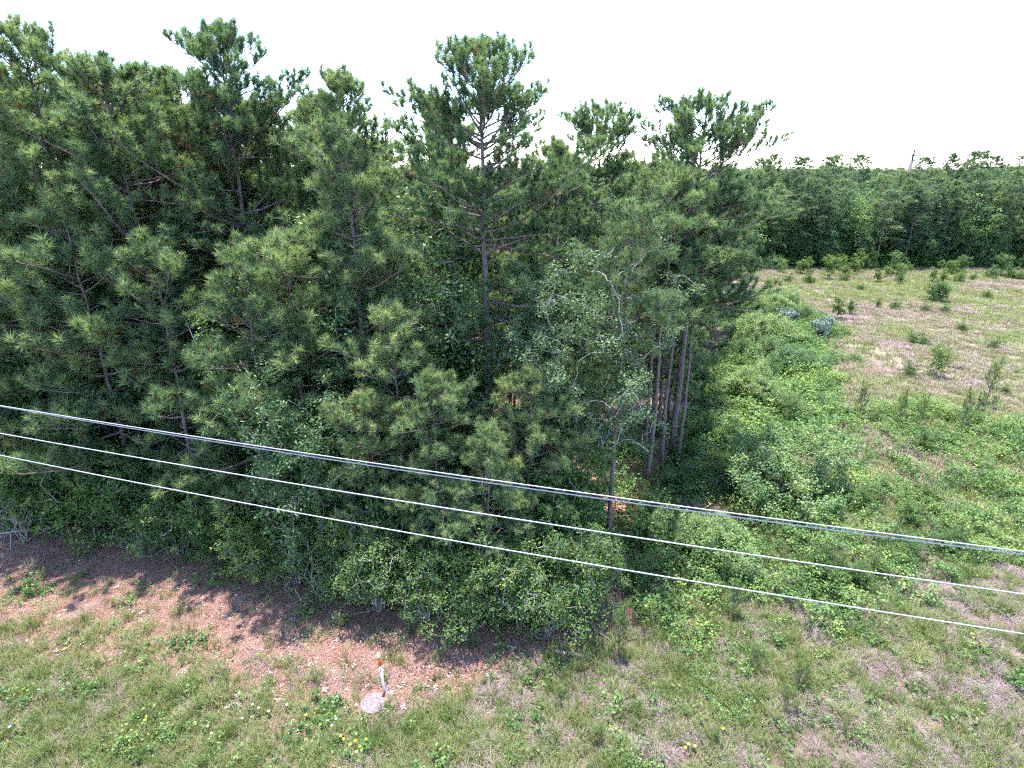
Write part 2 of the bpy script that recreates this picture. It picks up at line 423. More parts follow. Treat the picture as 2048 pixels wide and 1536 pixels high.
def pine_meshes(name, seed, H, base=0.3, rmax=2.6, r0=0.15, top=0.62, whorl=0.42, K=36, ln=0.265, w=0.020, sec=0.215, gaps=(), lean=(0, 0), thin=1.0, roundtop=0.5, far=False, low_el=-6, top_el=36, lvar=0.35, matf='pine', matb='bark'):
    """a pine: trunk with limbs, and a crown of needle tufts. gaps: list of (z0,z1) with few branches"""
    rng = np.random.default_rng(seed)
    gw, gc = Geo(), Geo()
    nt = 16 if not far else 7
    tz = np.linspace(0, H, nt)
    wx = np.cumsum(rng.normal(0, 0.035, nt)) * (H / 16) + lean[0] * (tz / H) ** 1.5
    wy = np.cumsum(rng.normal(0, 0.035, nt)) * (H / 16) + lean[1] * (tz / H) ** 1.5
    wx -= wx[0]; wy -= wy[0]
    tp = np.stack([wx, wy, tz - 0.0], -1); tp[0, 2] = -0.35
    tr_ = r0 * (1 - 0.9 * (tz / H) ** 1.15); tr_[0] *= 1.25
    tube(gw, tp, tr_, 10 if not far else 5)
    def trunk_at(z): return np.array([np.interp(z, tz, wx), np.interp(z, tz, wy), z])
    def trunk_r(z): return float(np.interp(z, tz, tr_))
    P, A, TI = [], [], []
    zb = base * H
    z = zb
    side_bias = rng.uniform(0, 2 * np.pi)
    while z < H - 0.15:
        rel = (z - zb) / (H - zb)
        ingap = any(a < z < b for a, b in gaps)
        nb = rng.integers(2, 6) if not ingap else (1 if rng.random() < 0.4 else 0)
        az0 = rng.uniform(0, 2 * np.pi)
        for k in range(nb):
            if rng.random() > thin: continue
            zz = z + rng.uniform(-0.1, 0.1)
            az = az0 + k * 2 * np.pi / max(nb, 1) + rng.normal(0, 0.3)
            prof = ((1 - rel) ** roundtop) * (0.62 + 0.38 * min(rel / 0.3, 1.0)) if rel < 1 else 0
            lump = 1.0 + 0.22 * math.sin(3 * az + z * 1.1 + seed) + 0.15 * math.sin(z * 1.9 + seed * 2)
            L = max(0.55, rmax * prof * lump * rng.uniform(1 - lvar, 1 + lvar * 0.6))
            big = (not far) and rel < 0.55 and rng.random() < 0.14
            el = math.radians(low_el + (top_el - low_el) * rel ** 1.5 + rng.normal(0, 8))
            if el > 0.05: L = min(L, max(0.5, (H + rng.uniform(-0.1, 0.25) - zz) / math.sin(el + 0.22)))
            n = max(4, int(L / 0.4) + 2) if not far else 3
            b = bezier_branch(trunk_at(zz), az, el, L, math.radians(16 - 6 * rel), rng, n=n, wob=0.08)
            rb = min(trunk_r(zz) * 0.7, (0.012 + 0.017 * L) * (1.6 if big else 1.0))
            tube(gw, b, np.linspace(rb, 0.007 if not far else 0.02, n), 5 if not far else 3, cap=False)
            # side shoots
            seg = np.linalg.norm(np.diff(b, axis=0), axis=1); cs = np.concatenate([[0], np.cumsum(seg)])
            s = 0.22 * L + rng.uniform(0, 0.2)
            sgn = 1
            while s < L:
                c = np.array([np.interp(s, cs, b[:, i]) for i in range(3)])
                c2 = np.array([np.interp(min(s + 0.1, L), cs, b[:, i]) for i in range(3)])
                dd = norm(c2 - c + 1e-6)
                l2 = min(1.3, (0.26 + 0.48 * (L - s)) * rng.uniform(0.6, 1.15))
                ang = math.atan2(dd[1], dd[0]) + sgn * rng.uniform(0.5, 1.0)
                e2 = math.asin(np.clip(dd[2], -1, 1)) + rng.uniform(-0.1, 0.45)
                if far:
                    P.append(c + l2 * 0.8 * np.array([math.cos(ang) * math.cos(e2), math.sin(ang) * math.cos(e2), math.sin(e2)]))
                    A.append([math.cos(ang) * 0.6, math.sin(ang) * 0.6, 0.7]); TI.append(rng.uniform(0.2, 0.62))
                else:
                    m = 4
                    b2 = bezier_branch(c, ang, e2, l2, math.radians(30), rng, n=m, wob=0.1)
                    tube(gw, b2, np.linspace(0.010, 0.005, m), 3, cap=False)
                    nT = max(1, int(l2 / 0.155))
                    base_t = rng.uniform(0.19, 0.56)
                    for q in range(nT):
                        f = 1 - q / max(nT, 1) * 0.75
                        pos = np.array([np.interp(f * (m - 1), np.arange(m), b2[:, i]) for i in range(3)])
                        ax = b2[-1] - b2[-2]; ax = ax / np.linalg.norm(ax)
                        if q > 0:
                            side = np.array([math.cos(ang + 1.57 * (-1) ** q), math.sin(ang + 1.57 * (-1) ** q), 0.6])
                            ax = norm(ax + side * 0.9); pos = pos + ax * rng.uniform(0.05, 0.14)
                        else:
                            ax = norm(ax + np.array([0, 0, 0.5]))
                        P.append(pos); A.append(ax)
                        TI.append(-1.0 if (q > 1 and rng.random() < 0.03) else base_t + (0.3 if q == 0 else 0.0) + rng.normal(0, 0.06))
                s += sec * rng.uniform(0.75, 1.25) * (1.0 if not far else 1.3); sgn = -sgn
            for q in range(2 if not far else 1):
                ax = norm(b[-1] - b[-2]); P.append(b[-1] - ax * 0.12 * q); A.append(norm(ax + np.array([0, 0, 0.2]))); TI.append(0.65 + rng.normal(0, 0.1))
        z += whorl * rng.uniform(0.7, 1.25) * (1.0 - 0.42 * rel)
    # leader
    for q in range(4):
        P.append(trunk_at(H - 0.16 * q)); A.append(norm(np.array([rng.normal(0, 0.3), rng.normal(0, 0.3), 1.0]))); TI.append(0.6)
    # dead stubs on the clear stem
    if not far:
        for z in np.arange(1.2, zb, 0.6):
            if rng.random() < 0.45:
                b = bezier_branch(trunk_at(z), rng.uniform(0, 6.28), rng.uniform(-0.5, 0.6), rng.uniform(0.2, 1.3), rng.uniform(-0.9, 0.5), rng, n=5, wob=0.22)
                tube(gw, b, np.linspace(0.011, 0.003, 5), 4, cap=False)
    needle_tufts(gc, np.array(P), np.array(A), K, ln, w, np.array(TI), rng)
    return gw.build(name + '_trunk', M[matb], smooth=True), gc.build(name + '_crown', M[matf])

def skeleton(trunk, targets, rng, step=0.35, jit=0.10, rtip=0.006, pw=0.45, down=0.6, arch=0.15):
    P = [np.array(t, float) for t in trunk]; par = [-1] + list(range(len(trunk) - 1))
    order = np.argsort(np.linalg.norm(targets - np.array(trunk[-1]), axis=1) * 0.6 + np.linalg.norm(targets - np.array(trunk[0]), axis=1) * 0.4)
    arr = np.zeros((len(trunk) + len(targets) * 14, 3)); n = len(trunk); arr[:n] = np.array(P)
    lo = max(1, int(len(trunk) * 0.3))
    tips = []
    for t in targets[order]:
        A = arr[lo:n]
        d = np.linalg.norm(A - t, axis=1) + down * np.maximum(0, A[:, 2] - t[2] + 0.1)
        k = int(np.argmin(d)) + lo
        a = arr[k].copy(); D = np.linalg.norm(t - a)
        m = min(13, max(1, int(math.ceil(D / step))))
        prev = k
        bend = rng.normal(0, jit, 3) * 2.2 * D
        for i in range(1, m + 1):
            f = i / m
            p = a + (t - a) * f
            if i < m:
                p = p + rng.normal(0, jit * 0.2, 3) * min(1, D) + bend * math.sin(math.pi * f) * (0.5 + 0.5 * math.cos(2.2 * f)) + np.array([0, 0, arch * D * 4 * f * (1 - f)])
            if n >= len(arr): break
            arr[n] = p; par.append(prev); prev = n; n += 1
        tips.append(prev)
    cnt = np.zeros(n)
    cnt[tips] = 1
    for i in range(n - 1, 0, -1):
        cnt[par[i]] += cnt[i]
    r = rtip * np.maximum(cnt, 1) ** pw
    return arr[:n], np.array(par), r

def skin_edges(g, P, par, r, sides=5, rmax_base=None):
    ch = np.arange(1, len(P)); ch = ch[par[ch] >= 0]; pa = par[ch]
    d = norm(P[ch] - P[pa]); u, v = basis(d)
    a = np.linspace(0, 2 * np.pi, sides, endpoint=False)
    cs = (np.cos(a)[None, :, None] * u[:, None] + np.sin(a)[None, :, None] * v[:, None])
    r0 = np.minimum(r[pa], r[ch] * 1.3)
    b0 = (P[pa] - d * (r0 * 0.5)[:, None])[:, None] + cs * r0[:, None, None]
    b1 = P[ch][:, None] + cs * r[ch][:, None, None]
    vv = np.concatenate([b0, b1], 1).reshape(-1, 3)
    e = np.arange(len(ch))[:, None] * (2 * sides); j = np.arange(sides)[None]; k = (j + 1) % sides
    q = np.stack([e + j, e + k, e + sides + k, e + sides + j], -1).reshape(-1, 4)
    g.add(vv, None, q)

def crown_targets(rng, n, c, rad, shell=0.5, lob=0.25, cut=None):
    out = []
    ph = rng.uniform(0, 6.28, 4)
    while len(out) < n:
        d = norm(rng.normal(size=3)); f = rng.random() ** shell
        az = math.atan2(d[1], d[0])
        k = 1 + lob * math.sin(3 * az + ph[0] + 2 * d[2]) + lob * 0.7 * math.sin(5 * d[2] + 2 * az + ph[1])
        p = np.array(c) + d * np.array(rad) * f * k
        if cut is not None and p[2] < cut: continue
        if noise.noise(Vector(p * 0.75) + Vector((ph[2], ph[3], 0))) < -0.22: continue
        out.append(p)
    return np.array(out)

def hardwood_meshes(name, seed, H, crown_c, crown_r, n_t, M_, crad=0.33, size=0.10, trunk_h=None, trunk_r=0.09, rtip=0.006, jit=0.1, stems=1, stem_spread=0.4, matl='leaf', matb='bark_grey', flat=0.7, shell=0.45, tint=(0.2, 0.7), cut=0.3, aspect=0.6, bare=0.0, step=0.35, arch=0.15, pw=0.45, lean=(0, 0), down=0.6):
    rng = np.random.default_rng(seed)
    gw, gc = Geo(), Geo()
    T = crown_targets(rng, n_t, crown_c, crown_r, shell=shell, cut=cut)
    th = trunk_h or H * 0.5
    groups = np.arange(n_t) % stems if stems == 1 else rng.integers(0, stems, n_t)
    if stems > 1:
        az = (np.arctan2(T[:, 1] - crown_c[1], T[:, 0] - crown_c[0]) / (2 * np.pi) + 0.5)
        groups = np.minimum((az * stems).astype(int), stems - 1)
    for s in range(stems):
        tg = T[groups == s]
        if not len(tg): continue
        if stems == 1: end = np.array([lean[0], lean[1], th])
        else:
            cc = tg.mean(0); end = np.array([cc[0] * stem_spread, cc[1] * stem_spread, min(th, cc[2])])
        st = np.array([rng.normal(0, 0.08), rng.normal(0, 0.08), -0.3]) if stems > 1 else np.array([0, 0, -0.3])
        nn = max(4, int(th / 0.5) + 2)
        f = np.linspace(0, 1, nn)[:, None]
        tr = st + (end - st) * f + np.concatenate([rng.normal(0, 0.05 if jit < .15 else 0.09, (nn, 2)), np.zeros((nn, 1))], 1) * (f * 1.2)
        P, par, r = skeleton(list(tr), tg, rng, step=step, jit=jit, rtip=rtip, arch=arch, pw=pw, down=down)
        r = np.minimum(r * 1.0, trunk_r)
        r[:nn] = np.maximum(r[:nn], np.linspace(trunk_r, min(trunk_r, r[nn - 1]), nn))
        skin_edges(gw, P, par, r, 6 if trunk_r > 0.05 else 4)
    keep = rng.random(n_t) >= bare
    ti = rng.uniform(tint[0], tint[1], n_t)
    leaf_cloud(gc, T[keep], M_, crad * rng.uniform(0.7, 1.25, keep.sum()), size, rng, flat=flat, aspect=aspect, tint=ti[keep])
    return gw.build(name + '_trunk', M[matb], smooth=True), gc.build(name + '_crown', M[matl])

def plant(kind, meshes, loc, rz=0.0, sc=1.0, label=None, cat='tree', group=None, parts=('trunk', 'crown'), lean=(0, 0)):
    x, y = loc[0], loc[1]
    e = empty(kind, (x, y, float(ground_z(x, y)) + (loc[2] if len(loc) > 2 else 0)), rz, sc)
    e.rotation_euler = (lean[0], lean[1], rz)
    for nm, me in zip(parts, meshes):
        put(nm, me, e)
    tag(e, label, cat, group)
    return e

# ------------------------------------------------------------------ the near pines one can tell apart
PINE = {}
PINE['a'] = pine_meshes('broad_pine', 11, 18.4, base=0.22, rmax=4.1, r0=0.17, roundtop=0.30)
PINE['b'] = pine_meshes('tall_pine', 12, 17.9, base=0.20, rmax=4.0, r0=0.17, roundtop=0.28, lvar=0.5, gaps=[(12.0, 13.2), (8.5, 9.6)])
PINE['c'] = pine_meshes('slim_pine', 13, 15.8, base=0.18, rmax=3.0, r0=0.13, roundtop=0.34)
PINE['d'] = pine_meshes('round_headed_pine', 14, 17.4, base=0.30, rmax=3.9, r0=0.20, roundtop=0.20, gaps=[(13.0, 14.0), (8.6, 10.7), (5.0, 7.6)], ln=0.245, whorl=0.38)
PINE['e'] = pine_meshes('dome_pine', 15, 15.9, base=0.42, rmax=3.3, r0=0.13, roundtop=0.24)
PINE['f'] = pine_meshes('spreading_pine', 16, 16.0, base=0.36, rmax=4.2, r0=0.16, roundtop=0.27, lvar=0.42, ln=0.245, gaps=[(5.0, 7.5)])
PINE['j'] = pine_meshes('thin_stemmed_pine', 20, 13.0, base=0.60, rmax=2.5, r0=0.10, roundtop=0.28, K=22, w=0.019)
PINE['g'] = pine_meshes('young_pine', 17, 9.0, base=0.12, rmax=2.5, r0=0.085, roundtop=0.32, lvar=0.6, K=30, ln=0.27, whorl=0.5)
PINE['h'] = pine_meshes('slender_young_pine', 18, 10.0, base=0.28, rmax=2.5, r0=0.085, roundtop=0.26, lvar=0.6, K=30, ln=0.27, whorl=0.52)
PINE['i'] = pine_meshes('mid_pine', 19, 13.0, base=0.33, rmax=2.7, r0=0.11, roundtop=0.28, K=20, w=0.021)
PH = dict(a=18.4, b=17.9, c=15.8, d=17.4, e=15.9, f=16.0, g=9.0, h=10.0, i=13.0, j=13.0)

def pine(key, x, y, h, rz, label, group=None, kind='pine_tree', fat=1.0):
    s = h / PH[key]
    return plant(kind, PINE[key], (x, y), rz, (s * fat, s * fat, s), label, 'pine tree', group)

pine('a', -16.6, 23.0, 17.8, 0.4, 'tall broad dark pine at the left border, its top highest there')
pine('b', -10.4, 24.0, 17.9, 1.9, 'tall pine with long limbs left of centre, top bare against white sky')
pine('c', -5.2, 20.0, 15.8, 0.3, 'slim pointed pine between the two tallest pines left of centre')
pine('d', -1.0, 21.0, 17.0, 2.2, 'tallest central pine with thick straight stem and open rounded head')
pine('e', 4.0, 30.0, 15.9, 0.8, 'dome topped pine just right of the tallest central pine')
pine('f', 7.8, 26.4, 16.0, 5.2, 'pine with spreading open head at the right end of the wood')
pine('i', -15.0, 27.0, 16.9, 1.0, 'thin stemmed pine in the gap behind the left border pine')
pine('g', -14.6, 20.6, 12.3, 0.2, 'young bushy pine at far left above the vine covered shrubs')
pine('g', -17.5, 21.6, 13.0, 2.6, 'young pine cut by the left picture border')
pine('h', -11.7, 19.6, 10.9, 1.5, 'young slender pine left of the long limbed pine')
pine('g', -8.7, 19.0, 10.6, 3.4, 'pale tipped young pine in front of the long limbed pine')
pine('h', -7.3, 19.2, 11.2, 0.9, 'young pine behind the glossy leaved hardwood')
pine('g', -3.6, 17.6, 9.2, 5.0, 'bushy young pine left of the thick central stem')
pine('h', -4.3, 16.6, 7.0, 2.0, 'short young pine with star tufts above the upper wires')
pine('h', -2.3, 16.8, 7.6, 4.1, 'slender young pine directly before the thick central stem')
pine('g', 0.6, 17.4, 7.6, 1.2, 'young pine right of the thick central stem')
pine('g', -0.8, 15.9, 6.2, 2.9, 'smallest young pine at the front of the wood above the wires')
pine('h', 1.6, 18.6, 7.6, 0.1, 'young pine half hidden behind the crooked oak')
pine('j', 3.7, 19.4, 12.3, 2.4, 'thin bare stemmed pine just right of the crooked oak')
pine('j', 6.0, 23.6, 13.2, 0.6, 'leaning thin pine beside the opening of the wood')
pine('j', 7.0, 25.0, 12.6, 3.0, 'dark stemmed pine left of the spreading open headed pine')
pine('e', -12.9, 25.6, 16.6, 2.0, 'full crowned pine filling the skyline between the left border pine and the long limbed pine')
pine('c', -7.6, 24.6, 15.6, 5.5, 'full pine rising just right of the long limbed pine')
pine('c', 1.6, 24.4, 14.2, 4.0, 'pine with low hanging boughs behind the crooked oak')

pine('j', 7.9, 25.6, 11.6, 1.1, 'thin pale stem right of the spreading open headed pine')
pine('j', 6.4, 26.2, 12.4, 5.1, 'thin stem between the dark stemmed pine and the crooked oak')
# pines of the right-hand edge, further away
ORD = ['second', 'nearest', 'third', 'fourth', 'fifth', 'sixth', 'seventh', 'eighth', 'ninth', 'tenth', 'eleventh', 'furthest']
for i, (x, y, h, k) in enumerate([(10.0, 31.0, 12.6, 'i'), (9.0, 29.0, 13.0, 'c'), (11.4, 34.6, 12.6, 'e'), (12.2, 38.0, 12.0, 'i'), (13.8, 42.0, 12.4, 'c'), (15.6, 46.5, 12.0, 'i'), (17.6, 50.5, 12.2, 'e'), (19.5, 55.5, 12.0, 'i'), (21.6, 60.0, 12.2, 'c'), (23.8, 66.0, 12.0, 'i'), (26.0, 72.0, 12.0, 'e'), (28.4, 78.5, 12.0, 'i')]):
    pine(k, x - (1.3 if y < 45 else 0.6), y, h, i * 1.7, '%s pine from the near end of the right flank, facing the field' % ORD[i] if ORD[i] not in ('nearest', 'furthest') else '%s pine of the row along the right flank, facing the field' % ORD[i], 'pines along the flank of the near wood')

# pines deeper in the near wood
rng = np.random.default_rng(101)
placed = [(-16.4, 23), (-10.4, 24), (-5.2, 20), (-1, 21), (4, 30), (7.8, 26.4), (-15, 27), (1.6, 24.4)]
deep = []
tries = 0
while len(deep) < 78 and tries < 20000:
    tries += 1
    y = rng.uniform(21, 62); x = rng.uniform(-0.92 * y - 4, right_x(y) - 1.5)
    if not in_wood(x, y, 2.6) or y > 62: continue
    if min((x - a) ** 2 + (y - b) ** 2 for a, b in placed) < (2.7 if y < 32 else 3.6) ** 2: continue
    placed.append((x, y)); deep.append((x, y))
for i, (x, y) in enumerate(deep):
    k = 'iceifb'[i % 6]
    h = rng.uniform(11.8, 13.6) + (2.9 if (x < -3 and y < 40) else 0.0) + (0.7 if (x < -9 and y < 36) else 0.0)
    pine(k, x, y, h, rng.uniform(0, 6.28), 'pine standing deep in the near wood behind the front pines', 'pines deep in the near wood', fat=1.12)

# ------------------------------------------------------------------ hardwoods in the wood
HW = {}
HW['mid'] = hardwood_meshes('understorey_tree', 31, 9.0, (0, 0, 5.6), (2.1, 2.1, 3.2), 420, 26, crad=0.36, size=0.115, trunk_h=6.5, trunk_r=0.08)
HW['mid2'] = hardwood_meshes('understorey_tree_b', 32, 8.0, (0, 0, 4.6), (2.0, 1.8, 3.4), 380, 26, crad=0.36, size=0.11, trunk_h=5.5, trunk_r=0.07, tint=(0.3, 0.8))
HW['gloss'] = hardwood_meshes('glossy_tree', 33, 7.8, (0, 0, 5.0), (2.2, 2.0, 2.8), 400, 30, crad=0.34, size=0.12, trunk_h=5.4, trunk_r=0.08, tint=(0.1, 0.5), aspect=0.45)
plant('hardwood_tree', HW['gloss'], (-6.3, 17.0), 0.4, 0.98, 'glossy dark leaved hardwood crossed by the wires left of centre', 'tree')
hw_deep = []
tries = 0
while len(hw_deep) < 46 and tries < 20000:
    tries += 1
    y = rng.uniform(19, 44); x = rng.uniform(-0.92 * y - 3, right_x(y) - 1.5)
    if not in_wood(x, y, 1.8): continue
    if x > 2 and y < 29: continue
    if min([(x - a) ** 2 + (y - b) ** 2 for a, b in hw_deep] or [99]) < 2.7 ** 2: continue
    if min((x - a) ** 2 + (y - b) ** 2 for a, b in placed) < 1.1 ** 2: continue
    hw_deep.append((x, y))
for i, (x, y) in enumerate(hw_deep):
    s = rng.uniform(0.85, 1.45)
    plant('hardwood_tree', HW[('mid', 'mid2', 'gloss')[i % 3]], (x, y), rng.uniform(0, 6.28), s,
          'leafy understorey hardwood filling the gaps between the pines', 'tree', 'understorey hardwoods of the near wood')

# crooked oak
oak = hardwood_meshes('crooked_oak', 41, 11.6, (0.4, 0, 7.5), (3.3, 2.6, 4.0), 520, 58, crad=0.36, size=0.10, trunk_h=6.8, trunk_r=0.15, rtip=0.0066, jit=0.08, matl='leaf_silver', matb='bark_oak', bare=0.16, step=0.33, shell=0.42, tint=(0.15, 0.75), arch=0.22, pw=0.42, cut=3.2, lean=(0.35, -0.1))
plant('oak_tree', oak, (1.9, 19.2), 0.0, 1.0, 'crooked oak with pale twisting bare branches right of centre', 'tree')

# ------------------------------------------------------------------ shrubs along the front edge
SH = {}
SH['s1'] = hardwood_meshes('shrub_a', 51, 3.2, (0, 0, 1.65), (1.6, 1.4, 1.65), 340, 28, crad=0.26, size=0.085, trunk_h=1.4, trunk_r=0.035, stems=6, cut=0.15, matl='leaf_light', matb='bark_grey', tint=(0.25, 0.8))
SH['s2'] = hardwood_meshes('shrub_b', 52, 3.0, (0, 0, 1.5), (1.3, 1.2, 1.5), 280, 28, crad=0.24, size=0.07, trunk_h=1.3, trunk_r=0.03, stems=7, cut=0.1, matl='leaf_light', matb='bark_pale', tint=(0.2, 0.75), rtip=0.006)
SH['s3'] = hardwood_meshes('shrub_c', 53, 4.8, (0, 0, 2.4), (1.5, 1.3, 2.5), 420, 26, crad=0.3, size=0.12, trunk_h=3.2, trunk_r=0.05, stems=4, cut=0.15, matl='leaf_light', matb='bark_grey', tint=(0.15, 0.75), aspect=0.75)
SH['s4'] = hardwood_meshes('shrub_d', 54, 1.5, (0, 0, 0.7), (1.0, 0.9, 0.75), 130, 26, crad=0.2, size=0.08, trunk_h=0.6, trunk_r=0.02, stems=6, cut=0.05, matl='leaf_light', matb='bark_grey', tint=(0.2, 0.75), rtip=0.004)
SH['dead'] = hardwood_meshes('dead_shrub', 55, 2.2, (0, 0, 1.1), (1.1, 0.9, 1.1), 90, 2, crad=0.2, size=0.06, trunk_h=0.8, trunk_r=0.025, stems=8, cut=0.1, matl='leaf', matb='deadwood', rtip=0.006, jit=0.13, bare=0.8)

def shrub(key, x, y, s, rz, label, group=None, cat='shrub', kind='shrub'):
    return plant(kind, SH[key], (x, y), rz, s, label, cat, group, parts=('stems', 'foliage'))

shrub('s3', -18.6, 20.6, 1.0, 0.3, 'tall vine covered shrub at the left border of the wood')
shrub('s3', -16.2, 20.0, 1.05, 1.7, 'tall leafy shrub second from the left border')
shrub('s3', -14.2, 19.4, 0.85, 3.0, 'leafy shrub beside a dark gap at the left front of the wood')
shrub('s1', -12.2, 18.6, 0.95, 0.5, 'round shrub between the leafy left shrubs and the big leaved one')
shrub('s3', -10.4, 18.0, 0.72, 4.2, 'big leaved shrub leaning over the pine straw left of centre')
shrub('s1', -8.9, 17.4, 0.9, 2.2, 'dark shrub left of the bare twiggy bush')
shrub('s2', -7.3, 17.0, 0.9, 1.1, 'shrub tangled with the bare twiggy bush')
shrub('dead', -6.5, 16.5, 1.0, 0.6, 'bare twiggy bush with grey arching branches at the wood edge')
shrub('s1', -5.6, 16.4, 1.0, 5.0, 'shrub just right of the bare twiggy bush')
shrub('s2', -4.3, 15.7, 1.15, 0.2, 'greyish shrub behind the marker post')
shrub('s2', -2.7, 15.2, 1.0, 2.7, 'shrub with pale leaves right of the marker post')
shrub('s1', -1.2, 15.0, 1.05, 1.0, 'yellowish flecked shrub at the front corner of the wood')
shrub('s2', 0.3, 14.9, 1.15, 3.9, 'shrub above the broken log pieces')
shrub('s1', 1.6, 15.2, 1.1, 4.4, 'rounded dark shrub at the end of the grey log')
shrub('s2', 2.6, 15.9, 0.95, 2.0, 'shrub closing the front corner towards the brambles')
shrub('dead', 1.1, 14.5, 0.6, 2.0, 'small grey twiggy dead bush by the grey log')
shrub('dead', -18.6, 19.5, 0.9, 3.0, 'fallen grey brush under the left border shrubs')
shrub('dead', -13.6, 18.5, 0.65, 1.4, 'grey brush pile below the leafy left shrubs')
for i, (x, y, s) in enumerate([(4.2, 17.2, 0.9), (4.9, 19.2, 1.0), (5.8, 21.2, 1.0), (7.2, 23.4, 1.0), (8.3, 25.6, 1.1), (6.2, 19.0, 0.7), (9.6, 28.4, 1.1), (10.8, 31.8, 1.2), (12.6, 36.6, 1.3)]):
    shrub('s4', x, y, s, i * 2.1, 'low green bush at the foot of the right-hand trees', 'low bushes at the flank of the wood')
# second line of shrubs under the pines
r2 = np.random.default_rng(77)
for i in range(26):
    x = -22 + i * 0.95 + r2.uniform(-0.3, 0.3)
    y = float(front_y(x)) + r2.uniform(2.2, 3.8)
    shrub(('s1', 's3', 's2')[i % 3], x, y, r2.uniform(0.8, 1.25), r2.uniform(0, 6.28), 'shrub in the second line under the front pines', 'shrubs under the front pines')

# ------------------------------------------------------------------ the far wood beyond the field
FP = [pine_meshes('far_pine', 61 + k, 12.5, base=(0.28, 0.36, 0.24, 0.33)[k], rmax=(2.3, 2.5, 2.1, 2.4)[k], r0=0.10, whorl=0.44, K=20, ln=0.46, w=0.07, sec=0.26, far=True, roundtop=(0.3, 0.22, 0.36, 0.28)[k], matb='bark_grey', matf='pine_far') for k in range(4)]
FHW = [hardwood_meshes('far_hardwood', 71 + k, 9, (0, 0, 5.0), (2.4, 2.4, 3.6), 170, 16, crad=0.55, size=0.26, trunk_h=5.5, trunk_r=0.09, step=0.8, tint=(0.25, 0.75)) for k in range(2)]
r3 = np.random.default_rng(303)
row_y = [86, 88.5, 91.5, 95, 99.5, 105, 112, 121, 133]
for k, y0 in enumerate(row_y):
    sp = 3.2 if k < 4 else 3.6 + (k - 4) * 0.9
    x = 23 + r3.uniform(0, 2)
    while x < 0.93 * y0 + 6:
        y = y0 + r3.uniform(-1.0, 1.0)
        h = r3.uniform(9.6, 12.8) + (r3.uniform(0.3, 1.3) if r3.random() < 0.2 else 0.0)
        lab = 'pine in the front rank of the far wood beyond the field' if k == 0 else 'pine in the back ranks of the far wood beyond the field'
        if k < 5 and r3.random() < 0.25:
            q = r3.uniform(1.0, 1.3)
            plant('hardwood_tree', FHW[r3.integers(0, 2)], (x, y), r3.uniform(0, 6.28), q, 'round leafy hardwood mixed among the far pines', 'tree', 'hardwoods mixed in the far wood')
            x += sp * r3.uniform(0.9, 1.3); continue
        plant('pine_tree', FP[r3.integers(0, 4)], (x, y), r3.uniform(0, 6.28), (lambda q: (q, q, h / 12.5))(r3.uniform(0.95, 1.3)), lab, 'pine tree', 'front rank of the far wood' if k == 0 else 'back ranks of the far wood')
        x += sp * r3.uniform(0.75, 1.25)
for i in range(44):
    x = 26 + i * 1.4 + r3.uniform(-1, 1); y = r3.uniform(84.8, 88.5)
    plant('hardwood_tree', FHW[i % 2], (x, y), r3.uniform(0, 6.28), (lambda s: (s * 0.95, s * 0.95, s))(r3.uniform(0.35, 0.95)), 'leafy hardwood along the foot of the far wood', 'tree', 'hardwoods of the far wood')
# a few emergent far crowns on the skyline
for i, (x, y, h) in enumerate([(101, 140, 15.9), (104, 143, 16.0), (98, 142, 15.5), (107, 141, 15.3), (112, 140, 15.1), (97, 150, 15.0), (128, 155, 15.6), (60, 120, 14.9), (63, 124, 15.1), (74, 135, 15.2), (45, 110, 14.9), (42, 108, 14.6), (132, 158, 15.4), (54, 118, 14.7)]):
    plant('pine_tree', FP[i % 4], (x, y), i * 1.3, (h / 12.5 * 1.15, h / 12.5 * 1.15, h / 12.5), 'taller pine rising over the skyline of the far wood', 'pine tree', 'tallest pines of the far wood')

# ------------------------------------------------------------------ bushes and saplings in the field
def young(seed, H, r, n, m, size, mat, crad=0.16):
    return hardwood_meshes('sapling_%d' % seed, seed, H, (0, 0, H * 0.52), (r, r, H * 0.5), n, m, crad=crad, size=size, trunk_h=H * 0.8, trunk_r=0.02, cut=0.05, matl=mat, matb='bark_grey', rtip=0.004, tint=(0.3, 0.9), shell=0.5)
SH['round'] = hardwood_meshes('round_bush', 81, 2.4, (0, 0, 1.1), (1.5, 1.4, 1.25), 230, 20, crad=0.28, size=0.15, trunk_h=0.8, trunk_r=0.03, stems=5, cut=0.05, matl='leaf_light', tint=(0.35, 0.9))
SH['sap'] = young(82, 2.4, 0.6, 90, 18, 0.13, 'leaf_light', 0.2)
SH['sap2'] = young(83, 2.6, 0.9, 120, 18, 0.12, 'leaf_light', 0.22)
SH['blue'] = hardwood_meshes('blue_bush', 84, 1.6, (0, 0, 0.9), (0.9, 0.8, 0.7), 110, 20, crad=0.2, size=0.12, trunk_h=0.7, trunk_r=0.02, stems=5, cut=0.05, matl='leaf_blue', tint=(0.3, 0.95))
PINE['seed'] = pine_meshes('pine_seedling', 85, 2.6, base=0.06, rmax=0.75, r0=0.025, roundtop=0.7, K=26, ln=0.19, w=0.009, whorl=0.34, sec=0.26, low_el=25, top_el=60, matf='pine_young')
PINE['seed2'] = pine_meshes('pine_seedling_b', 86, 1.0, base=0.1, rmax=0.4, r0=0.014, roundtop=0.6, K=30, ln=0.16, w=0.007, whorl=0.26, sec=0.2, low_el=35, top_el=60, matf='pine_young')
PH['seed'], PH['seed2'] = 2.6, 1.0
shrub('round', 44.9, 62.8, 1.0, 0.2, 'large round leafy bush alone in the tan field')
shrub('sap', 30.2, 54.5, 1.0, 0.5, 'dark upright sapling beside the bramble hedge', cat='sapling', kind='sapling')
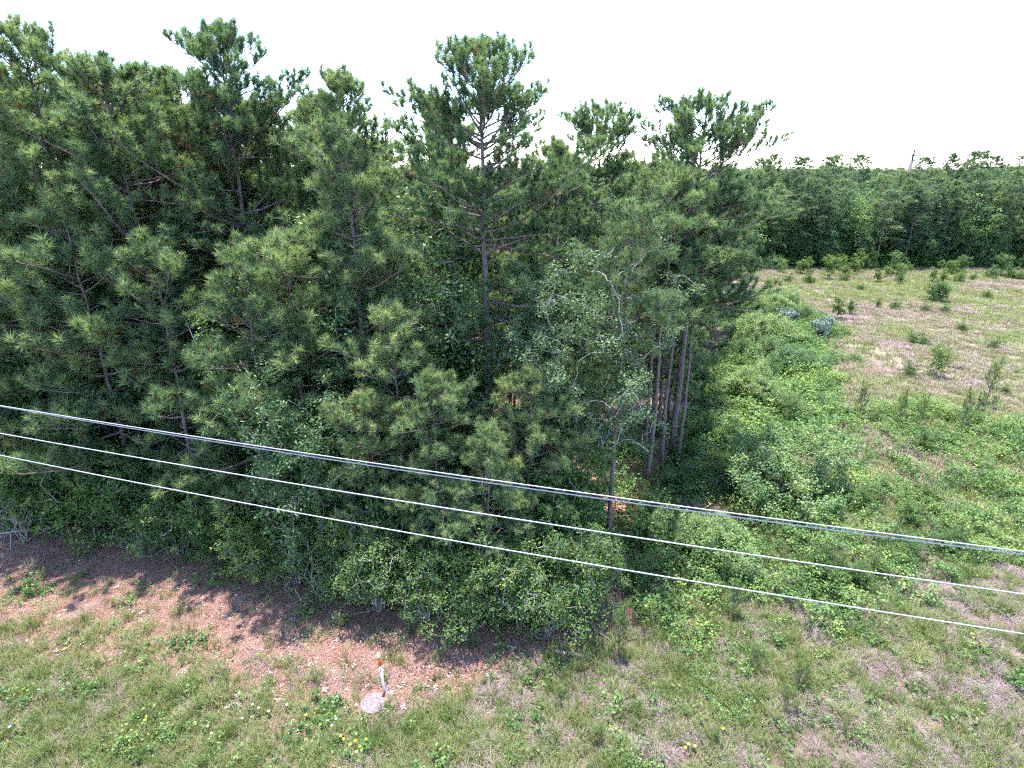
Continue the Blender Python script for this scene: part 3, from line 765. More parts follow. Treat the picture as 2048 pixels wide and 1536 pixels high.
shrub('sap', 32.7, 56.9, 0.72, 1.5, 'smaller upright sapling just behind the dark one in the field', cat='sapling', kind='sapling')
shrub('sap', 37.0, 59.7, 0.5, 2.5, 'tiny sapling halfway between the round bush and the bramble hedge', cat='sapling', kind='sapling')
shrub('sap2', 28.7, 38.4, 0.9, 2.5, 'conical leafy sapling in the field above the pine seedlings', cat='sapling', kind='sapling')
shrub('blue', 24.2, 51.6, 1.1, 0.3, 'blue green bush on the bramble hedge, the further left one')
shrub('blue', 25.3, 48.0, 1.1, 1.3, 'blue green bush on the bramble hedge, the nearer right one')
shrub('blue', 27.8, 51.5, 0.7, 2.1, 'small blue green bush at the outer edge of the bramble hedge')
shrub('sap2', 33.0, 33.5, 0.6, 0.5, 'leafy sapling at the right border above the brambles', cat='sapling', kind='sapling')
for (x, y, h, lab) in [(19.5, 31.1, 2.0, 'pine seedling standing alone left of the other seedlings in the brambles'),
                       (21.4, 30.5, 1.9, 'left pine seedling of the close pair in the brambles'),
                       (22.3, 30.1, 1.8, 'right pine seedling of the close pair in the brambles'),
                       (24.4, 29.8, 2.1, 'bushy pine seedling below the tallest seedling'),
                       (25.4, 30.2, 1.7, 'short pine seedling right of the bushy one'),
                       (28.4, 33.4, 2.7, 'tallest pine seedling in the field near the right border'),
                       (3.1, 13.8, 1.7, 'feathery pine seedling at the corner beside the grey log'),
                       (7.0, 15.4, 1.25, 'pine seedling at the lower edge of the brambles beneath the lowest wire')]:
    pine('seed', x, y, h, x, lab, kind='pine_seedling')
for (x, y, h, lab) in [(7.2, 11.9, 0.7, 'small light pine seedling in the foreground grass, near pink dead grass'),
                       (7.9, 12.7, 0.75, 'yellowish pine seedling just behind another in the foreground grass'),
                       (6.9, 13.2, 0.75, 'dark pine seedling in the foreground grass'),
                       (1.3, 12.0, 0.55, 'tiny pine seedling in the grass in front of the log'),
                       (2.1, 10.9, 0.5, 'tiny pine seedling at the lower picture edge'),
                       (5.0, 10.9, 0.5, 'tiny yellow pine seedling low in the right foreground'),
                       (11.2, 17.2, 0.9, 'bright pine seedling between the two lower wires')]:
    pine('seed2', x, y, h, x, lab, kind='pine_seedling')
r4 = np.random.default_rng(404)
for i in range(52):
    x = 29 + r4.uniform(0, 46); y = r4.uniform(72, 84)
    if x < right_x(y) + 1: continue
    shrub(('sap', 'sap2', 's4')[i % 3], x, y, r4.uniform(0.6, 1.35), r4.uniform(0, 6.28), 'young bush scattered along the foot of the far wood', 'bushes before the far wood', kind='shrub')
for i in range(12):
    y = r4.uniform(33, 70); x = r4.uniform(right_x(y) + 13, 0.8 * y + 3)
    shrub('s4', x, y, r4.uniform(0.4, 0.7), r4.uniform(0, 6.28), 'low weed clump scattered in the tan field', 'weed clumps in the tan field')
SH['mound'] = hardwood_meshes('bramble_mound', 88, 2.3, (0, 0, 0.8), (3.1, 2.4, 1.6), 800, 30, crad=0.3, size=0.12, trunk_h=0.8, trunk_r=0.025, stems=9, cut=0.05, matl='leaf', tint=(0.45, 0.95), flat=1.3, shell=0.2, stem_spread=0.7)
shrub('mound', 14.6, 34.0, (0.75, 0.75, 0.8), 1.3, 'domed bramble heap in the hedge behind the big mound', cat='bramble', kind='bramble_mound')
shrub('mound', 19.0, 39.5, (0.8, 0.8, 0.75), 2.3, 'domed bramble heap at the outer side of the hedge', cat='bramble', kind='bramble_mound')
shrub('mound', 20.6, 47.0, (0.95, 0.95, 0.9), 3.7, 'domed bramble heap in front of the blue green bushes', cat='bramble', kind='bramble_mound')
shrub('mound', 25.4, 57.0, (1.0, 1.0, 0.9), 0.7, 'furthest domed bramble heap at the back end of the hedge', cat='bramble', kind='bramble_mound')
shrub('mound', 7.2, 18.6, (0.62, 0.62, 0.6), 5.2, 'low bramble heap under the close wires beside the wood', cat='bramble', kind='bramble_mound')
shrub('mound', 11.4, 22.8, (1.0, 1.0, 1.15), 0.3, 'big rounded bramble mound right of the opening in the wood', cat='bramble', kind='bramble_mound')
r5 = np.random.default_rng(505)
for i in range(26):
    y = r5.uniform(26, 60); x = float(right_x(y)) + r5.uniform(1.2, 7.5)
    shrub(('s4', 's2')[i % 3 == 2], x, y, r5.uniform(0.5, 1.2) * (0.6 if i % 3 == 2 else 1), r5.uniform(0, 6.28), 'leafy bush rising a little above the bramble hedge', 'bushes in the bramble hedge')
for i in range(16):
    y = r5.uniform(16, 31); x = r5.uniform(11, 0.85 * y)
    shrub('s4', x, y, r5.uniform(0.35, 0.8), r5.uniform(0, 6.28), 'low bush in the patchy brambles at right', 'low bushes in the patchy brambles')
shrub('s4', 13.6, 18.0, 0.8, 0.3, 'yellow green bush under the middle wire at right')
shrub('s4', 10.4, 17.0, 0.9, 0.9, 'green bush between the lower two wires')

# ------------------------------------------------------------------ ground cover scattered over the soil (uncountable)
def scatter(name, label, cat, protos, x, y, rot, scl, idx, shade, dz=0.0):
    far_off = ((x + 3.72) ** 2 + (y - 12.18) ** 2 > 0.46 ** 2) & ((x + 3.5) ** 2 + (y - 12.5) ** 2 > 0.2 ** 2)
    x, y, rot, scl, idx, shade = (np.asarray(q)[far_off] for q in (x, y, rot, scl, idx, shade))
    z = ground_z(x, y) + dz
    me = make_mesh(name, np.stack([x, y, z], -1), np.zeros((0, 3), int), None)
    n = len(x)
    for nm, ty, val in (('rz', 'FLOAT', rot), ('scl', 'FLOAT', scl), ('idx', 'INT', idx), ('shade', 'FLOAT', shade)):
        a = me.attributes.new(nm, ty, 'POINT')
        a.data.foreach_set('value', np.asarray(val, dtype=np.int32 if ty == 'INT' else np.float32))
    o = put(name, me)
    col = bpy.data.collections.new(name + '_pieces')
    for k, pm in enumerate(protos):
        col.objects.link(bpy.data.objects.new('%s_piece_%02d' % (name, k), pm))
    ng = bpy.data.node_groups.new(name + '_nodes', 'GeometryNodeTree')
    ng.interface.new_socket('Geometry', in_out='INPUT', socket_type='NodeSocketGeometry')
    ng.interface.new_socket('Geometry', in_out='OUTPUT', socket_type='NodeSocketGeometry')
    N, L = ng.nodes, ng.links
    gi, go = N.new('NodeGroupInput'), N.new('NodeGroupOutput')
    ci = N.new('GeometryNodeCollectionInfo'); ci.inputs['Collection'].default_value = col
    ci.inputs['Separate Children'].default_value = True; ci.inputs['Reset Children'].default_value = True
    ip = N.new('GeometryNodeInstanceOnPoints'); ip.inputs['Pick Instance'].default_value = True
    def attr(nm, ty):
        a = N.new('GeometryNodeInputNamedAttribute'); a.data_type = ty; a.inputs['Name'].default_value = nm; return a.outputs[0]
    cx = N.new('ShaderNodeCombineXYZ'); L.new(attr('rz', 'FLOAT'), cx.inputs[2])
    L.new(gi.outputs[0], ip.inputs['Points']); L.new(ci.outputs[0], ip.inputs['Instance'])
    L.new(attr('idx', 'INT'), ip.inputs['Instance Index']); L.new(cx.outputs[0], ip.inputs['Rotation'])
    L.new(attr('scl', 'FLOAT'), ip.inputs['Scale']); L.new(ip.outputs[0], go.inputs[0])
    md = o.modifiers.new('scatter', 'NODES'); md.node_group = ng
    tag(o, label, cat, kind='stuff')
    return o

def blade_clump(seed, n, h, rad, w, lay=0.5, mat='grass', t=(0.2, 0.8)):
    rng = np.random.default_rng(seed); g = Geo()
    a = rng.uniform(0, 6.28, n); rr = rad * rng.random(n) ** 0.5
    p0 = np.stack([rr * np.cos(a), rr * np.sin(a), np.full(n, -0.02)], -1)
    az = a + rng.normal(0, 0.9, n); ln = h * rng.uniform(0.5, 1.15, n); ly = lay * rng.uniform(0.4, 1.5, n)
    dr = np.stack([np.cos(az), np.sin(az), np.zeros(n)], -1); up = np.array([0, 0, 1.0])
    p1 = p0 + ln[:, None] * (0.55 * up + 0.25 * ly[:, None] * dr)
    p2 = p1 + ln[:, None] * ((0.45 - 0.35 * np.minimum(ly, 1.2))[:, None] * up + 0.55 * ly[:, None] * dr)
    s = np.stack([-np.sin(az), np.cos(az), np.zeros(n)], -1) * (w / 2)
    vv = np.stack([p0 - s, p0 + s, p1 - s * 0.8, p1 + s * 0.8, p2], 1).reshape(-1, 3)
    i = np.arange(n)[:, None] * 5
    tr = np.concatenate([i + np.array([[0, 1, 3]]), i + np.array([[0, 3, 2]]), i + np.array([[2, 3, 4]])], 1).reshape(-1, 3)
    g.add(vv, tr, None, np.repeat(rng.uniform(t[0], t[1], n), 3))
    return g.build('clump', M[mat])

def weed_clump(seed, n, rad, h, size, mat='bramble', stems=True, t=(0.25, 0.8), flat=1.0):
    rng = np.random.default_rng(seed); g = Geo()
    C = max(3, n // 7)
    a = rng.uniform(0, 6.28, C); rr = rad * rng.random(C) ** 0.5
    cen = np.stack([rr * np.cos(a), rr * np.sin(a), h * (0.35 + 0.65 * rng.random(C)) * (1 - 0.4 * (rr / rad) ** 2)], -1)
    leaf_cloud(g, cen, 7, size * 1.6, size, rng, flat=flat, aspect=0.6, tint=rng.uniform(t[0], t[1], C))
    return g.build('weed', M[mat])

def litter(seed, n, rad, ln, w, mat):
    rng = np.random.default_rng(seed); g = Geo()
    p = np.stack([rng.normal(0, rad, n), rng.normal(0, rad, n), rng.uniform(0.005, 0.035, n)], -1)
    az = rng.uniform(0, 6.28, n); d = np.stack([np.cos(az), np.sin(az), rng.normal(0, 0.12, n)], -1) * (ln * rng.uniform(0.5, 1.1, n))[:, None]
    s = np.stack([-np.sin(az), np.cos(az), np.zeros(n)], -1) * (w / 2)
    vv = np.stack([p - s, p + s, p + d + s * 0.5, p + d - s * 0.5], 1).reshape(-1, 3)
    g.add(vv, None, np.arange(n * 4).reshape(-1, 4), rng.uniform(0, 1, n))
    return g.build('litter', M[mat])

rg = np.random.default_rng(909)
def cloud(n, x0, x1, y0, y1):
    return rg.uniform(x0, x1, n), rg.uniform(y0, y1, n)
def view_ok(x, y): return np.abs(x) < 0.93 * y + 4.0

def straw_amount(x, y):
    d = front_y(x) - y
    reach = np.interp(x, [-40, -20, -12, -6, -3, 0, 2.5, 4], [7.0, 5.8, 4.9, 4.3, 3.4, 1.3, 0.5, 0.0])
    s = np.clip(1.0 - (d - 0.3 * reach) / np.maximum(0.7 * reach, 0.2), 0, 1)
    return np.where(x < 4, s, 0)

near_g = [blade_clump(200 + k, 46, (0.16, 0.26, 0.42, 0.22, 0.34, 0.2)[k], (0.2, 0.18, 0.14, 0.22, 0.16, 0.2)[k], 0.0105, (0.6, 0.9, 0.5, 1.1)[k % 4]) for k in range(6)]
far_g = [blade_clump(220 + k, 26, 0.34, 0.38, 0.028, 0.7) for k in range(4)]
dry_c = [blade_clump(240 + k, 60, (0.17, 0.22, 0.15)[k % 3], 0.22, 0.008, 1.4, 'dry') for k in range(4)]
dry_f = [blade_clump(250 + k, 30, 0.34, 0.42, 0.028, 1.0, 'tan' if k < 3 else 'dry') for k in range(4)]

# foreground grass
x, y = cloud(36000, -26, 26, 8.5, 21.5)
ok = view_ok(x, y) & ~in_wood(x, y, 0.3)
x, y = x[ok], y[ok]
st = straw_amount(x, y)
n1 = vnoise(x, y, 0.45, 3.1); n2 = vnoise(x, y, 1.6, 8.2)
green = 0.72 + 0.8 * (n1 - 0.5) + 0.7 * (n2 - 0.5) - np.clip((x - 3) / 40, 0, 0.3)
p = np.clip(green * 1.25, 0, 1) * (1 - 0.92 * np.clip(st * 1.25, 0, 1)) 
keep = rg.random(len(x)) < p
xg, yg, ng_ = x[keep], y[keep], n1[keep]
scatter('grass', 'short green grass covering the foreground', 'grass', near_g, xg, yg, rg.uniform(0, 6.28, len(xg)), rg.uniform(0.7, 1.35, len(xg)) * (0.8 + 0.5 * (ng_ - 0.3)), rg.integers(0, 6, len(xg)), rg.normal(0.0, 0.17, len(xg)) + 0.5 * (ng_ - 0.5) + 0.55 * (vnoise(xg, yg, 1.3, 44.0) - 0.5) + np.where(xg < -1, 0.05, 0.0))
# pinkish dead grass patches
n3 = vnoise(x, y, 0.5, 15.0); n4 = vnoise(x, y, 2.1, 21.0)
p = np.clip((n3 * 0.35 + n4 * 0.65 - 0.537) * 9, 0, 0.9) * np.clip(0.35 + (x + 6) / 14, 0.15, 1) * (1 - st)
keep = rg.random(len(x)) < p
xd, yd = x[keep], y[keep]
scatter('dry_grass', 'pinkish tan dead grass in patches through the foreground', 'dry grass', dry_c, xd, yd, rg.uniform(0, 6.28, len(xd)), rg.uniform(0.7, 1.3, len(xd)), rg.integers(0, 4, len(xd)), rg.normal(0, 0.12, len(xd)), 0.02)

# field grass, further off
x, y = cloud(60000, 3, 84, 20, 85)
ok = view_ok(x, y) & ~in_wood(x, y, -0.3)
x, y = x[ok], y[ok]
n1 = vnoise(x, y, 0.12, 5.0); n2 = vnoise(x, y, 0.5, 9.0)
p = np.clip(0.76 + 1.4 * (n1 - 0.5) + 1.2 * (n2 - 0.5) - np.clip((y - 30) / 100, 0, 0.25), 0.08, 1)
isg = rg.random(len(x)) < p
xf, yf = x[isg], y[isg]
scatter('field_grass', 'thin green grass over the open field at right', 'grass', far_g, xf, yf, rg.uniform(0, 6.28, len(xf)), rg.uniform(0.6, 1.2, len(xf)), rg.integers(0, 4, len(xf)), rg.normal(0.12, 0.12, len(xf)))
xf, yf = x[~isg], y[~isg]
scatter('field_dry_grass', 'tan and pinkish dead grass over the open field', 'dry grass', dry_f, xf, yf, rg.uniform(0, 6.28, len(xf)), rg.uniform(0.5, 1.1, len(xf)), np.where(vnoise(xf, yf, 0.28, 29.0) > 0.6, 3, rg.integers(0, 3, len(xf))), rg.normal(0, 0.15, len(xf)))

# brambles
br = [weed_clump(260 + k, 90, 0.5, (0.55, 0.8, 0.4, 1.0)[k % 4], 0.11) for k in range(6)]
x, y = cloud(26000, 2.5, 34, 13.5, 64)
jx = vnoise(x, y, 0.35, 71.0) * 5 - 2.5; jy = vnoise(x, y, 0.35, 91.0) * 6 - 3
ok = in_poly(x + jx, y + jy, BRAMBLE) & view_ok(x, y) & ~in_wood(x, y, -0.2)
x, y = x[ok], y[ok]
n1 = vnoise(x, y, 0.33, 33.0); n2 = vnoise(x, y, 1.0, 37.0)
hedge = np.clip(1 - np.abs(x - (right_x(y) + 4.2)) / 5.5, 0, 1) * (y > 27)
p = np.clip((0.55 * n1 + 0.45 * n2 - 0.40) * 5.0 + hedge * (1.9 * vnoise(x, y, 0.5, 77.0)), 0, 1)
keep = rg.random(len(x)) < p * np.where(y > 27, 0.85, 0.6)
xb, yb, hb = x[keep], y[keep], hedge[keep]
scatter('bramble_thicket', 'bright green bramble thicket spreading right of the near wood', 'brambles', br, xb, yb, rg.uniform(0, 6.28, len(xb)), rg.uniform(0.45, 1.2, len(xb)) * (1 + 0.8 * hb * vnoise(xb, yb, 0.45, 12.0)), rg.integers(0, 6, len(xb)), rg.normal(-0.08, 0.16, len(xb)) + 0.9 * (vnoise(xb, yb, 0.6, 17.0) - 0.5))

# broad-leaved weeds in the foreground
wd = [weed_clump(280 + k, (40, 26, 60, 34, 20)[k], (0.2, 0.14, 0.3, 0.22, 0.12)[k], (0.18, 0.25, 0.3, 0.14, 0.2)[k], (0.075, 0.06, 0.085, 0.10, 0.06)[k], t=(0.05, 0.65)) for k in range(5)]
x, y = cloud(9500, -24, 24, 9, 20)
ok = view_ok(x, y) & ~in_wood(x, y, 0.0)
x, y = x[ok], y[ok]
n1 = vnoise(x, y, 0.6, 51.0)
keep = rg.random(len(x)) < np.clip((n1 - 0.42) * 3, 0.04, 1) * np.where(straw_amount(x, y) > 0.6, 0.5, 0.8)
xw, yw = x[keep], y[keep]
scatter('weeds', 'broad leaved weeds sprinkled through the foreground grass', 'weeds', wd, xw, yw, rg.uniform(0, 6.28, len(xw)), rg.uniform(0.5, 1.3, len(xw)), rg.integers(0, 5, len(xw)), rg.normal(0.05, 0.14, len(xw)))

# pine straw and pale chips
pl = [litter(300 + k, 60, 0.22, 0.2, 0.007, 'straw') for k in range(4)]
x, y = cloud(26000, -28, 8, 10, 30)
d = straw_amount(x, y) + 0.0
ok = view_ok(x, y) & (d > 0.1) & (y < front_y(x) + 4.5) & (x < right_x(y) + 1.5)
x, y, d = x[ok], y[ok], d[ok]
keep = rg.random(len(x)) < np.clip(d, 0, 1) * 0.9
x, y = x[keep], y[keep]
scatter('pine_straw', 'reddish fallen pine straw along the front of the wood', 'pine straw', pl, x, y, rg.uniform(0, 6.28, len(x)), rg.uniform(0.7, 1.3, len(x)), rg.integers(0, 4, len(x)), rg.normal(0, 0.12, len(x)), 0.01)
ch = [litter(320 + k, 5, 0.12, 0.07, 0.035, 'chip') for k in range(4)]
x, y = cloud(2600, -24, 3, 11, 19)
d = straw_amount(x, y)
keep = view_ok(x, y) & (d > 0.12) & ~in_wood(x, y, 0.2) & (rg.random(len(x)) < np.interp(x, [-24, -10, -7, 0, 3], [0.15, 0.25, 0.5, 0.5, 0.2]))
x, y = x[keep], y[keep]
scatter('wood_chips', 'pale dry leaves and chips strewn over the pine straw', 'chips', ch, x, y, rg.uniform(0, 6.28, len(x)), rg.uniform(0.5, 1.3, len(x)), rg.integers(0, 4, len(x)), rg.normal(0, 0.2, len(x)), 0.03)

# undergrowth on the floor of the wood
x, y = cloud(20000, -50, 30, 16, 62)
ok = (in_wood(x, y, 1.2) | ((x < right_x(y) + 1.5) & (x > right_x(y) - 2) & (y > 17) & (y < 80))) & view_ok(x, y)
x, y = x[ok], y[ok]
n1 = vnoise(x, y, 0.35, 63.0)
keep = rg.random(len(x)) < np.clip((n1 - 0.33) * 3.2, 0, 1)
keep |= (x > 1.5) & (x < 8.5) & (y < 28) & (rg.random(len(x)) < 0.6)
x, y = x[keep], y[keep]
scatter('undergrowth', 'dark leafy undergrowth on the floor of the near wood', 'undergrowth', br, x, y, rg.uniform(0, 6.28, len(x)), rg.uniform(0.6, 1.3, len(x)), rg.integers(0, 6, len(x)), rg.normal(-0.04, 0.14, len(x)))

x, y = cloud(5200, 22, 96, 84.5, 104)
x, y = x[view_ok(x, y)], y[view_ok(x, y)]
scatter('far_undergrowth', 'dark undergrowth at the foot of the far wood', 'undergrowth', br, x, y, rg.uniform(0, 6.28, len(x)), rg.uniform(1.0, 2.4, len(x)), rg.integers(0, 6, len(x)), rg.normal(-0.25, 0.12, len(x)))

# woodland reaching back to the horizon, one mass
def merged(a, b):
    vs_, fs, ti, mi = [], [], [], []
    n0 = 0
    tr, qd, tt, tq, mt, mq = [], [], [], [], [], []
    for k, me in enumerate((a, b)):
        v = np.empty(len(me.vertices) * 3, np.float32); me.vertices.foreach_get('co', v)
        me.calc_loop_triangles()
        t = np.empty(len(me.loop_triangles) * 3, np.int32); me.loop_triangles.foreach_get('vertices', t)
        pi = np.empty(len(me.loop_triangles), np.int32); me.loop_triangles.foreach_get('polygon_index', pi)
        tv = np.empty(len(me.polygons), np.float32); me.attributes['tint'].data.foreach_get('value', tv)
        vs_.append(v.reshape(-1, 3)); tr.append(t.reshape(-1, 3) + n0); tt.append(tv[pi]); mt.append(np.full(len(pi), k, np.int32)); n0 += len(me.vertices)
    me = make_mesh('distant_tree', np.concatenate(vs_), [np.concatenate(tr)], a.materials[0], np.concatenate(tt))
    me.materials.append(b.materials[0])
    me.polygons.foreach_set('material_index', np.concatenate(mt))
    return me
dist_protos = [merged(*FP[k]) for k in range(4)] + [merged(*FHW[0])]
x1, y1 = cloud(5200, -130, 150, 58, 140)
x2, y2 = cloud(5200, -330, 360, 135, 380)
ok1 = in_wood(x1, y1, 1.0) & ((y1 > 62) & (x1 < right_x(y1) - 2) & (y1 < FAR_Y + 4) | ((y1 > 88) & (rg.random(len(x1)) < 0.7))) & view_ok(x1, y1)
ok2 = view_ok(x2, y2)
def thin_out(x, y, d):
    cell = {}
    out = []
    for i in range(len(x)):
        c = (int(x[i] // d), int(y[i] // d))
        if all((x[i] - x[j]) ** 2 + (y[i] - y[j]) ** 2 > d * d for a in (-1, 0, 1) for b in (-1, 0, 1) for j in cell.get((c[0] + a, c[1] + b), ())):
            cell.setdefault(c, []).append(i); out.append(i)
    return np.array(out)
x1, y1 = x1[ok1], y1[ok1]; k1 = thin_out(x1, y1, 3.0); x1, y1 = x1[k1], y1[k1]
x2, y2 = x2[ok2], y2[ok2]; k2 = thin_out(x2, y2, 5.0); x2, y2 = x2[k2], y2[k2]
x = np.concatenate([x1, x2]); y = np.concatenate([y1, y2])
sc = np.concatenate([rg.uniform(0.62, 0.88, len(x1)), rg.uniform(0.75, 0.95, len(x2)) + 0.42 * np.clip(vnoise(x2, y2, 0.035, 6.0) - 0.42, 0, 1)])
scatter('distant_woodland', 'unbroken woodland behind the front ranks reaching to the horizon', 'woodland', dist_protos, x, y, rg.uniform(0, 6.28, len(x)), sc, rg.choice(5, len(x), p=[.2, .2, .2, .2, .2]), rg.normal(0, 0.1, len(x)))

# ------------------------------------------------------------------ overhead wires
def wire(name, pts, r, label, group=None):
    g = Geo()
    p = np.array(pts, float)
    # parabola through three points, prolonged a little on both sides
    t = np.linspace(-0.35, 1.35, 48)
    t0, t1, t2 = 0.0, (p[1, 0] - p[0, 0]) / (p[2, 0] - p[0, 0]), 1.0
    l0 = (t - t1) * (t - t2) / ((t0 - t1) * (t0 - t2)); l1 = (t - t0) * (t - t2) / ((t1 - t0) * (t1 - t2)); l2 = (t - t0) * (t - t1) / ((t2 - t0) * (t2 - t1))
    c = l0[:, None] * p[0] + l1[:, None] * p[1] + l2[:, None] * p[2]
    tube(g, c, r, 10)
    return tag(put(name, g.build(name, M['wire'], smooth=True)), label, 'wire', group)
wire('power_wire', [(-10.2, 11.1, 9.0), (0.0, 8.0, 9.0), (6.3, 6.3, 9.0)], 0.0095, 'upper of the two close wires, highest of all in the picture')
wire('power_wire', [(-10.2, 11.1, 8.985), (0.0, 8.0, 8.945), (6.3, 6.3, 8.955)], 0.0095, 'lower of the two close wires at the top')
wire('power_wire', [(-9.2, 9.8, 9.0), (0.0, 7.03, 9.0), (5.7, 5.5, 9.0)], 0.0095, 'single wire running below the close pair')
wire('power_wire', [(-8.4, 8.9, 9.0), (0.0, 6.3, 9.0), (5.2, 4.9, 9.0)], 0.0085, 'lowest single wire across the picture')

# ------------------------------------------------------------------ marker post, manhole, logs, flowers, pole
def cyl_part(name, parent, z0, z1, r0, r1, mat, sides=16, n=2, x=0, y=0):
    g = Geo()
    z = np.linspace(z0, z1, n)
    tube(g, np.stack([np.full(n, x), np.full(n, y), z], -1), np.linspace(r0, r1, n), sides)
    return put(name, g.build(name, M[mat], smooth=False), parent)

post = tag(empty('marker_post', (-3.5, 12.6, float(ground_z(-3.5, 12.6)))), 'white utility marker post with orange band and rounded cap', 'marker post')
post.rotation_euler = (0.0, math.radians(-3.0), 0)
cyl_part('post_shaft', post, -0.2, 0.92, 0.038, 0.036, 'white')
cyl_part('orange_band', post, 0.922, 1.21, 0.039, 0.039, 'orange')
g = Geo(); zz = np.array([1.212, 1.24, 1.30, 1.34, 1.365]); tube(g, np.stack([0 * zz, 0 * zz, zz], -1), np.array([0.043, 0.047, 0.046, 0.036, 0.016]), 16)
put('cap', g.build('cap', M['white'], smooth=True), post)
g = Geo(); a = np.linspace(-1.95, -1.45, 5); rr = 0.0395
vv = np.array([[rr * math.cos(t), rr * math.sin(t), z] for z in (0.70, 0.83) for t in a])
g.add(vv, None, [[i, i + 1, i + 6, i + 5] for i in range(4)])
put('warning_label', g.build('warning_label', M['black']), post)

man = tag(empty('manhole', (-3.72, 12.18, float(ground_z(-3.72, 12.18)))), 'round pinkish concrete manhole lid at the foot of the marker post', 'manhole')
g = Geo(); zz = np.array([-0.2, 0.055, 0.068, 0.07]); tube(g, np.stack([0 * zz, 0 * zz, zz], -1), np.array([0.335, 0.335, 0.32, 0.29]), 28)
put('lid', g.build('lid', M['concrete']), man)
g = Geo(); tube(g, np.array([[0.0, 0, 0.06], [0, 0, 0.08]]), np.array([0.045, 0.03]), 10)
put('lifting_eye', g.build('lifting_eye', M['chip']), man)

def log(p0, p1, r, label, mat='deadwood'):
    g = Geo(); p0 = np.array(p0, float); p1 = np.array(p1, float)
    f = np.linspace(0, 1, 9)[:, None]; q = p0 + (p1 - p0) * f
    rl = np.random.default_rng(int(abs(p0[0]) * 100) + 5)
    q = q + rl.normal(0, 0.012, q.shape)
    q[:, 2] = ground_z(q[:, 0], q[:, 1]) + r * 0.8 + p0[2]
    o0 = q[0].copy(); tube(g, q - o0, r * rl.uniform(0.88, 1.08, 9), 9)
    return tag(put('fallen_log', g.build('fallen_log', M[mat]), loc=tuple(o0)), label, 'log')
log((1.2, 13.98, 0.02), (2.2, 13.75, 0.02), 0.055, 'grey fallen log lying in the grass at the front corner')
log((-0.55, 14.2, 0.0), (0.15, 14.05, 0.0), 0.045, 'shorter log piece half buried in pine straw')
log((-7.0, 14.6, 0.0), (-6.6, 14.25, 0.0), 0.03, 'short dark stick on the sunny pine straw', 'bark')

def twig_bush(seed, h, n):
    rl = np.random.default_rng(seed); g = Geo()
    for k in range(n):
        b = bezier_branch((rl.normal(0, 0.03), rl.normal(0, 0.03), -0.05), rl.uniform(0, 6.28), rl.uniform(0.7, 1.4), h * rl.uniform(0.6, 1.1), 0.3, rl, n=6, wob=0.16)
        tube(g, b, np.linspace(0.011, 0.004, 6), 4, cap=False)
        for q in range(3):
            i = rl.integers(2, 5)
            b2 = bezier_branch(b[i], rl.uniform(0, 6.28), rl.uniform(0.3, 1.2), h * 0.35, 0.2, rl, n=4, wob=0.2)
            tube(g, b2, np.linspace(0.006, 0.003, 4), 3, cap=False)
    return g.build('twigs', M['deadwood'])
tag(put('dead_sapling', twig_bush(5, 0.95, 4), loc=(-5.45, 12.85, 0)), 'leafless grey sapling standing on the pine straw left of the post', 'dead sapling')
tag(put('dead_sapling', twig_bush(6, 0.55, 2), loc=(-5.9, 12.3, 0)), 'short leafless stick of a sapling at the grass edge', 'dead sapling')
b = bezier_branch((0, 0, 0.25), 0.15, 0.05, 3.4, 0.1, np.random.default_rng(4), n=9, wob=0.07)
g = Geo(); tube(g, b, np.linspace(0.045, 0.015, 9), 7)
b2 = bezier_branch(b[3], -0.7, 0.0, 1.5, -0.2, np.random.default_rng(8), n=6, wob=0.1); tube(g, b2, np.linspace(0.03, 0.01, 6), 6)
tag(put('fallen_branch', g.build('fallen_branch', M['deadwood'], smooth=True), loc=(-20.4, 19.4, 0)), 'pale fallen branch at the left border below the shrubs', 'branch')

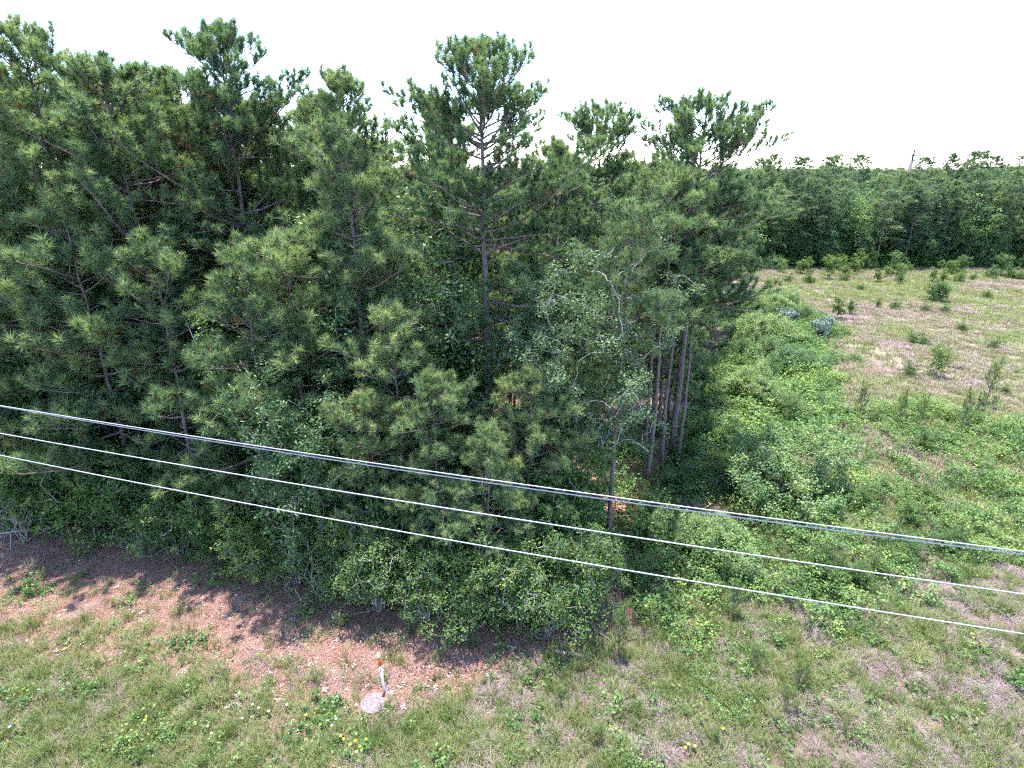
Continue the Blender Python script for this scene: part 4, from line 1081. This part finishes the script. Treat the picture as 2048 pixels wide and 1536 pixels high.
def flower(x, y, kind, label, group, h=0.24, s=1.0):
    e = tag(empty('wildflower', (x, y, float(ground_z(x, y)))), label, 'flower', group)
    g = Geo(); tube(g, np.array([[0, 0, 0], [0.01, 0.0, h * 0.6], [0.0, 0.01, h]]), 0.004, 4); put('stalk', g.build('stalk', M['grass']), e)
    g = Geo(); n = 8
    a = np.arange(n) * 2 * np.pi / n
    for t in a:
        c, sn = math.cos(t), math.sin(t)
        r = 0.042 * s
        g.add([[0, 0, h + 0.008], [r * 0.7 * c - r * 0.3 * sn, r * 0.7 * sn + r * 0.3 * c, h + 0.016], [r * c, r * sn, h + 0.006], [r * 0.7 * c + r * 0.3 * sn, r * 0.7 * sn - r * 0.3 * c, h + 0.016]], [[0, 3, 2], [0, 2, 1]])
    put('petals', g.build('petals', M['yellow' if kind == 'y' else 'petal']), e)
for (x, y) in [(-6.8, 11.9), (-6.6, 11.8), (-6.3, 11.7), (-6.9, 11.5), (-5.9, 11.9), (-7.7, 11.3), (-7.5, 11.1), (-4.7, 11.45), (-4.55, 11.3), (-4.5, 11.5), (-4.1, 11.95), (-12.6, 11.2)]:
    flower(x, y, 'w', 'small white flower head dotted in the left foreground grass', 'white flower heads in the grass', s=0.85)
for (x, y) in [(-3.95, 10.75), (-3.85, 10.85), (-3.7, 10.7), (-3.6, 10.9), (-3.75, 10.55), (-4.25, 11.0), (-4.15, 10.9), (-5.3, 11.6), (4.3, 10.75), (4.45, 10.7), (4.2, 10.65), (5.3, 11.2), (-9.4, 11.5)]:
    flower(x, y, 'y', 'small yellow flower low in the foreground grass', 'yellow flowers in the grass')

pole = tag(empty('transmission_pole', (117.6, 190.0, 0)), 'tall thin steel transmission pole rising over the far wood', 'pole')
pole.rotation_euler = (0, math.radians(4.0), 0)
cyl_part('shaft', pole, 0, 15.0, 0.55, 0.45, 'concrete', 12)
cyl_part('mast', pole, 15.0, 18.0, 0.28, 0.22, 'black', 8)
cyl_part('insulator', pole, 16.2, 16.6, 0.45, 0.45, 'black', 8)
for k, (z, lab) in enumerate([(14.0, 'upper thin distant wire above the far wood'), (13.2, 'lower thin distant wire above the far wood')]):
    g = Geo(); t = np.linspace(-1, 1, 24)
    tube(g, np.stack([117.6 + 150 * t, 190 - 20 * t, z + 0.8 * (np.abs(t) - 0.5) ** 2], -1), 0.03, 5)
    tag(put('distant_wire', g.build('distant_wire', M['steel'])), lab, 'wire')
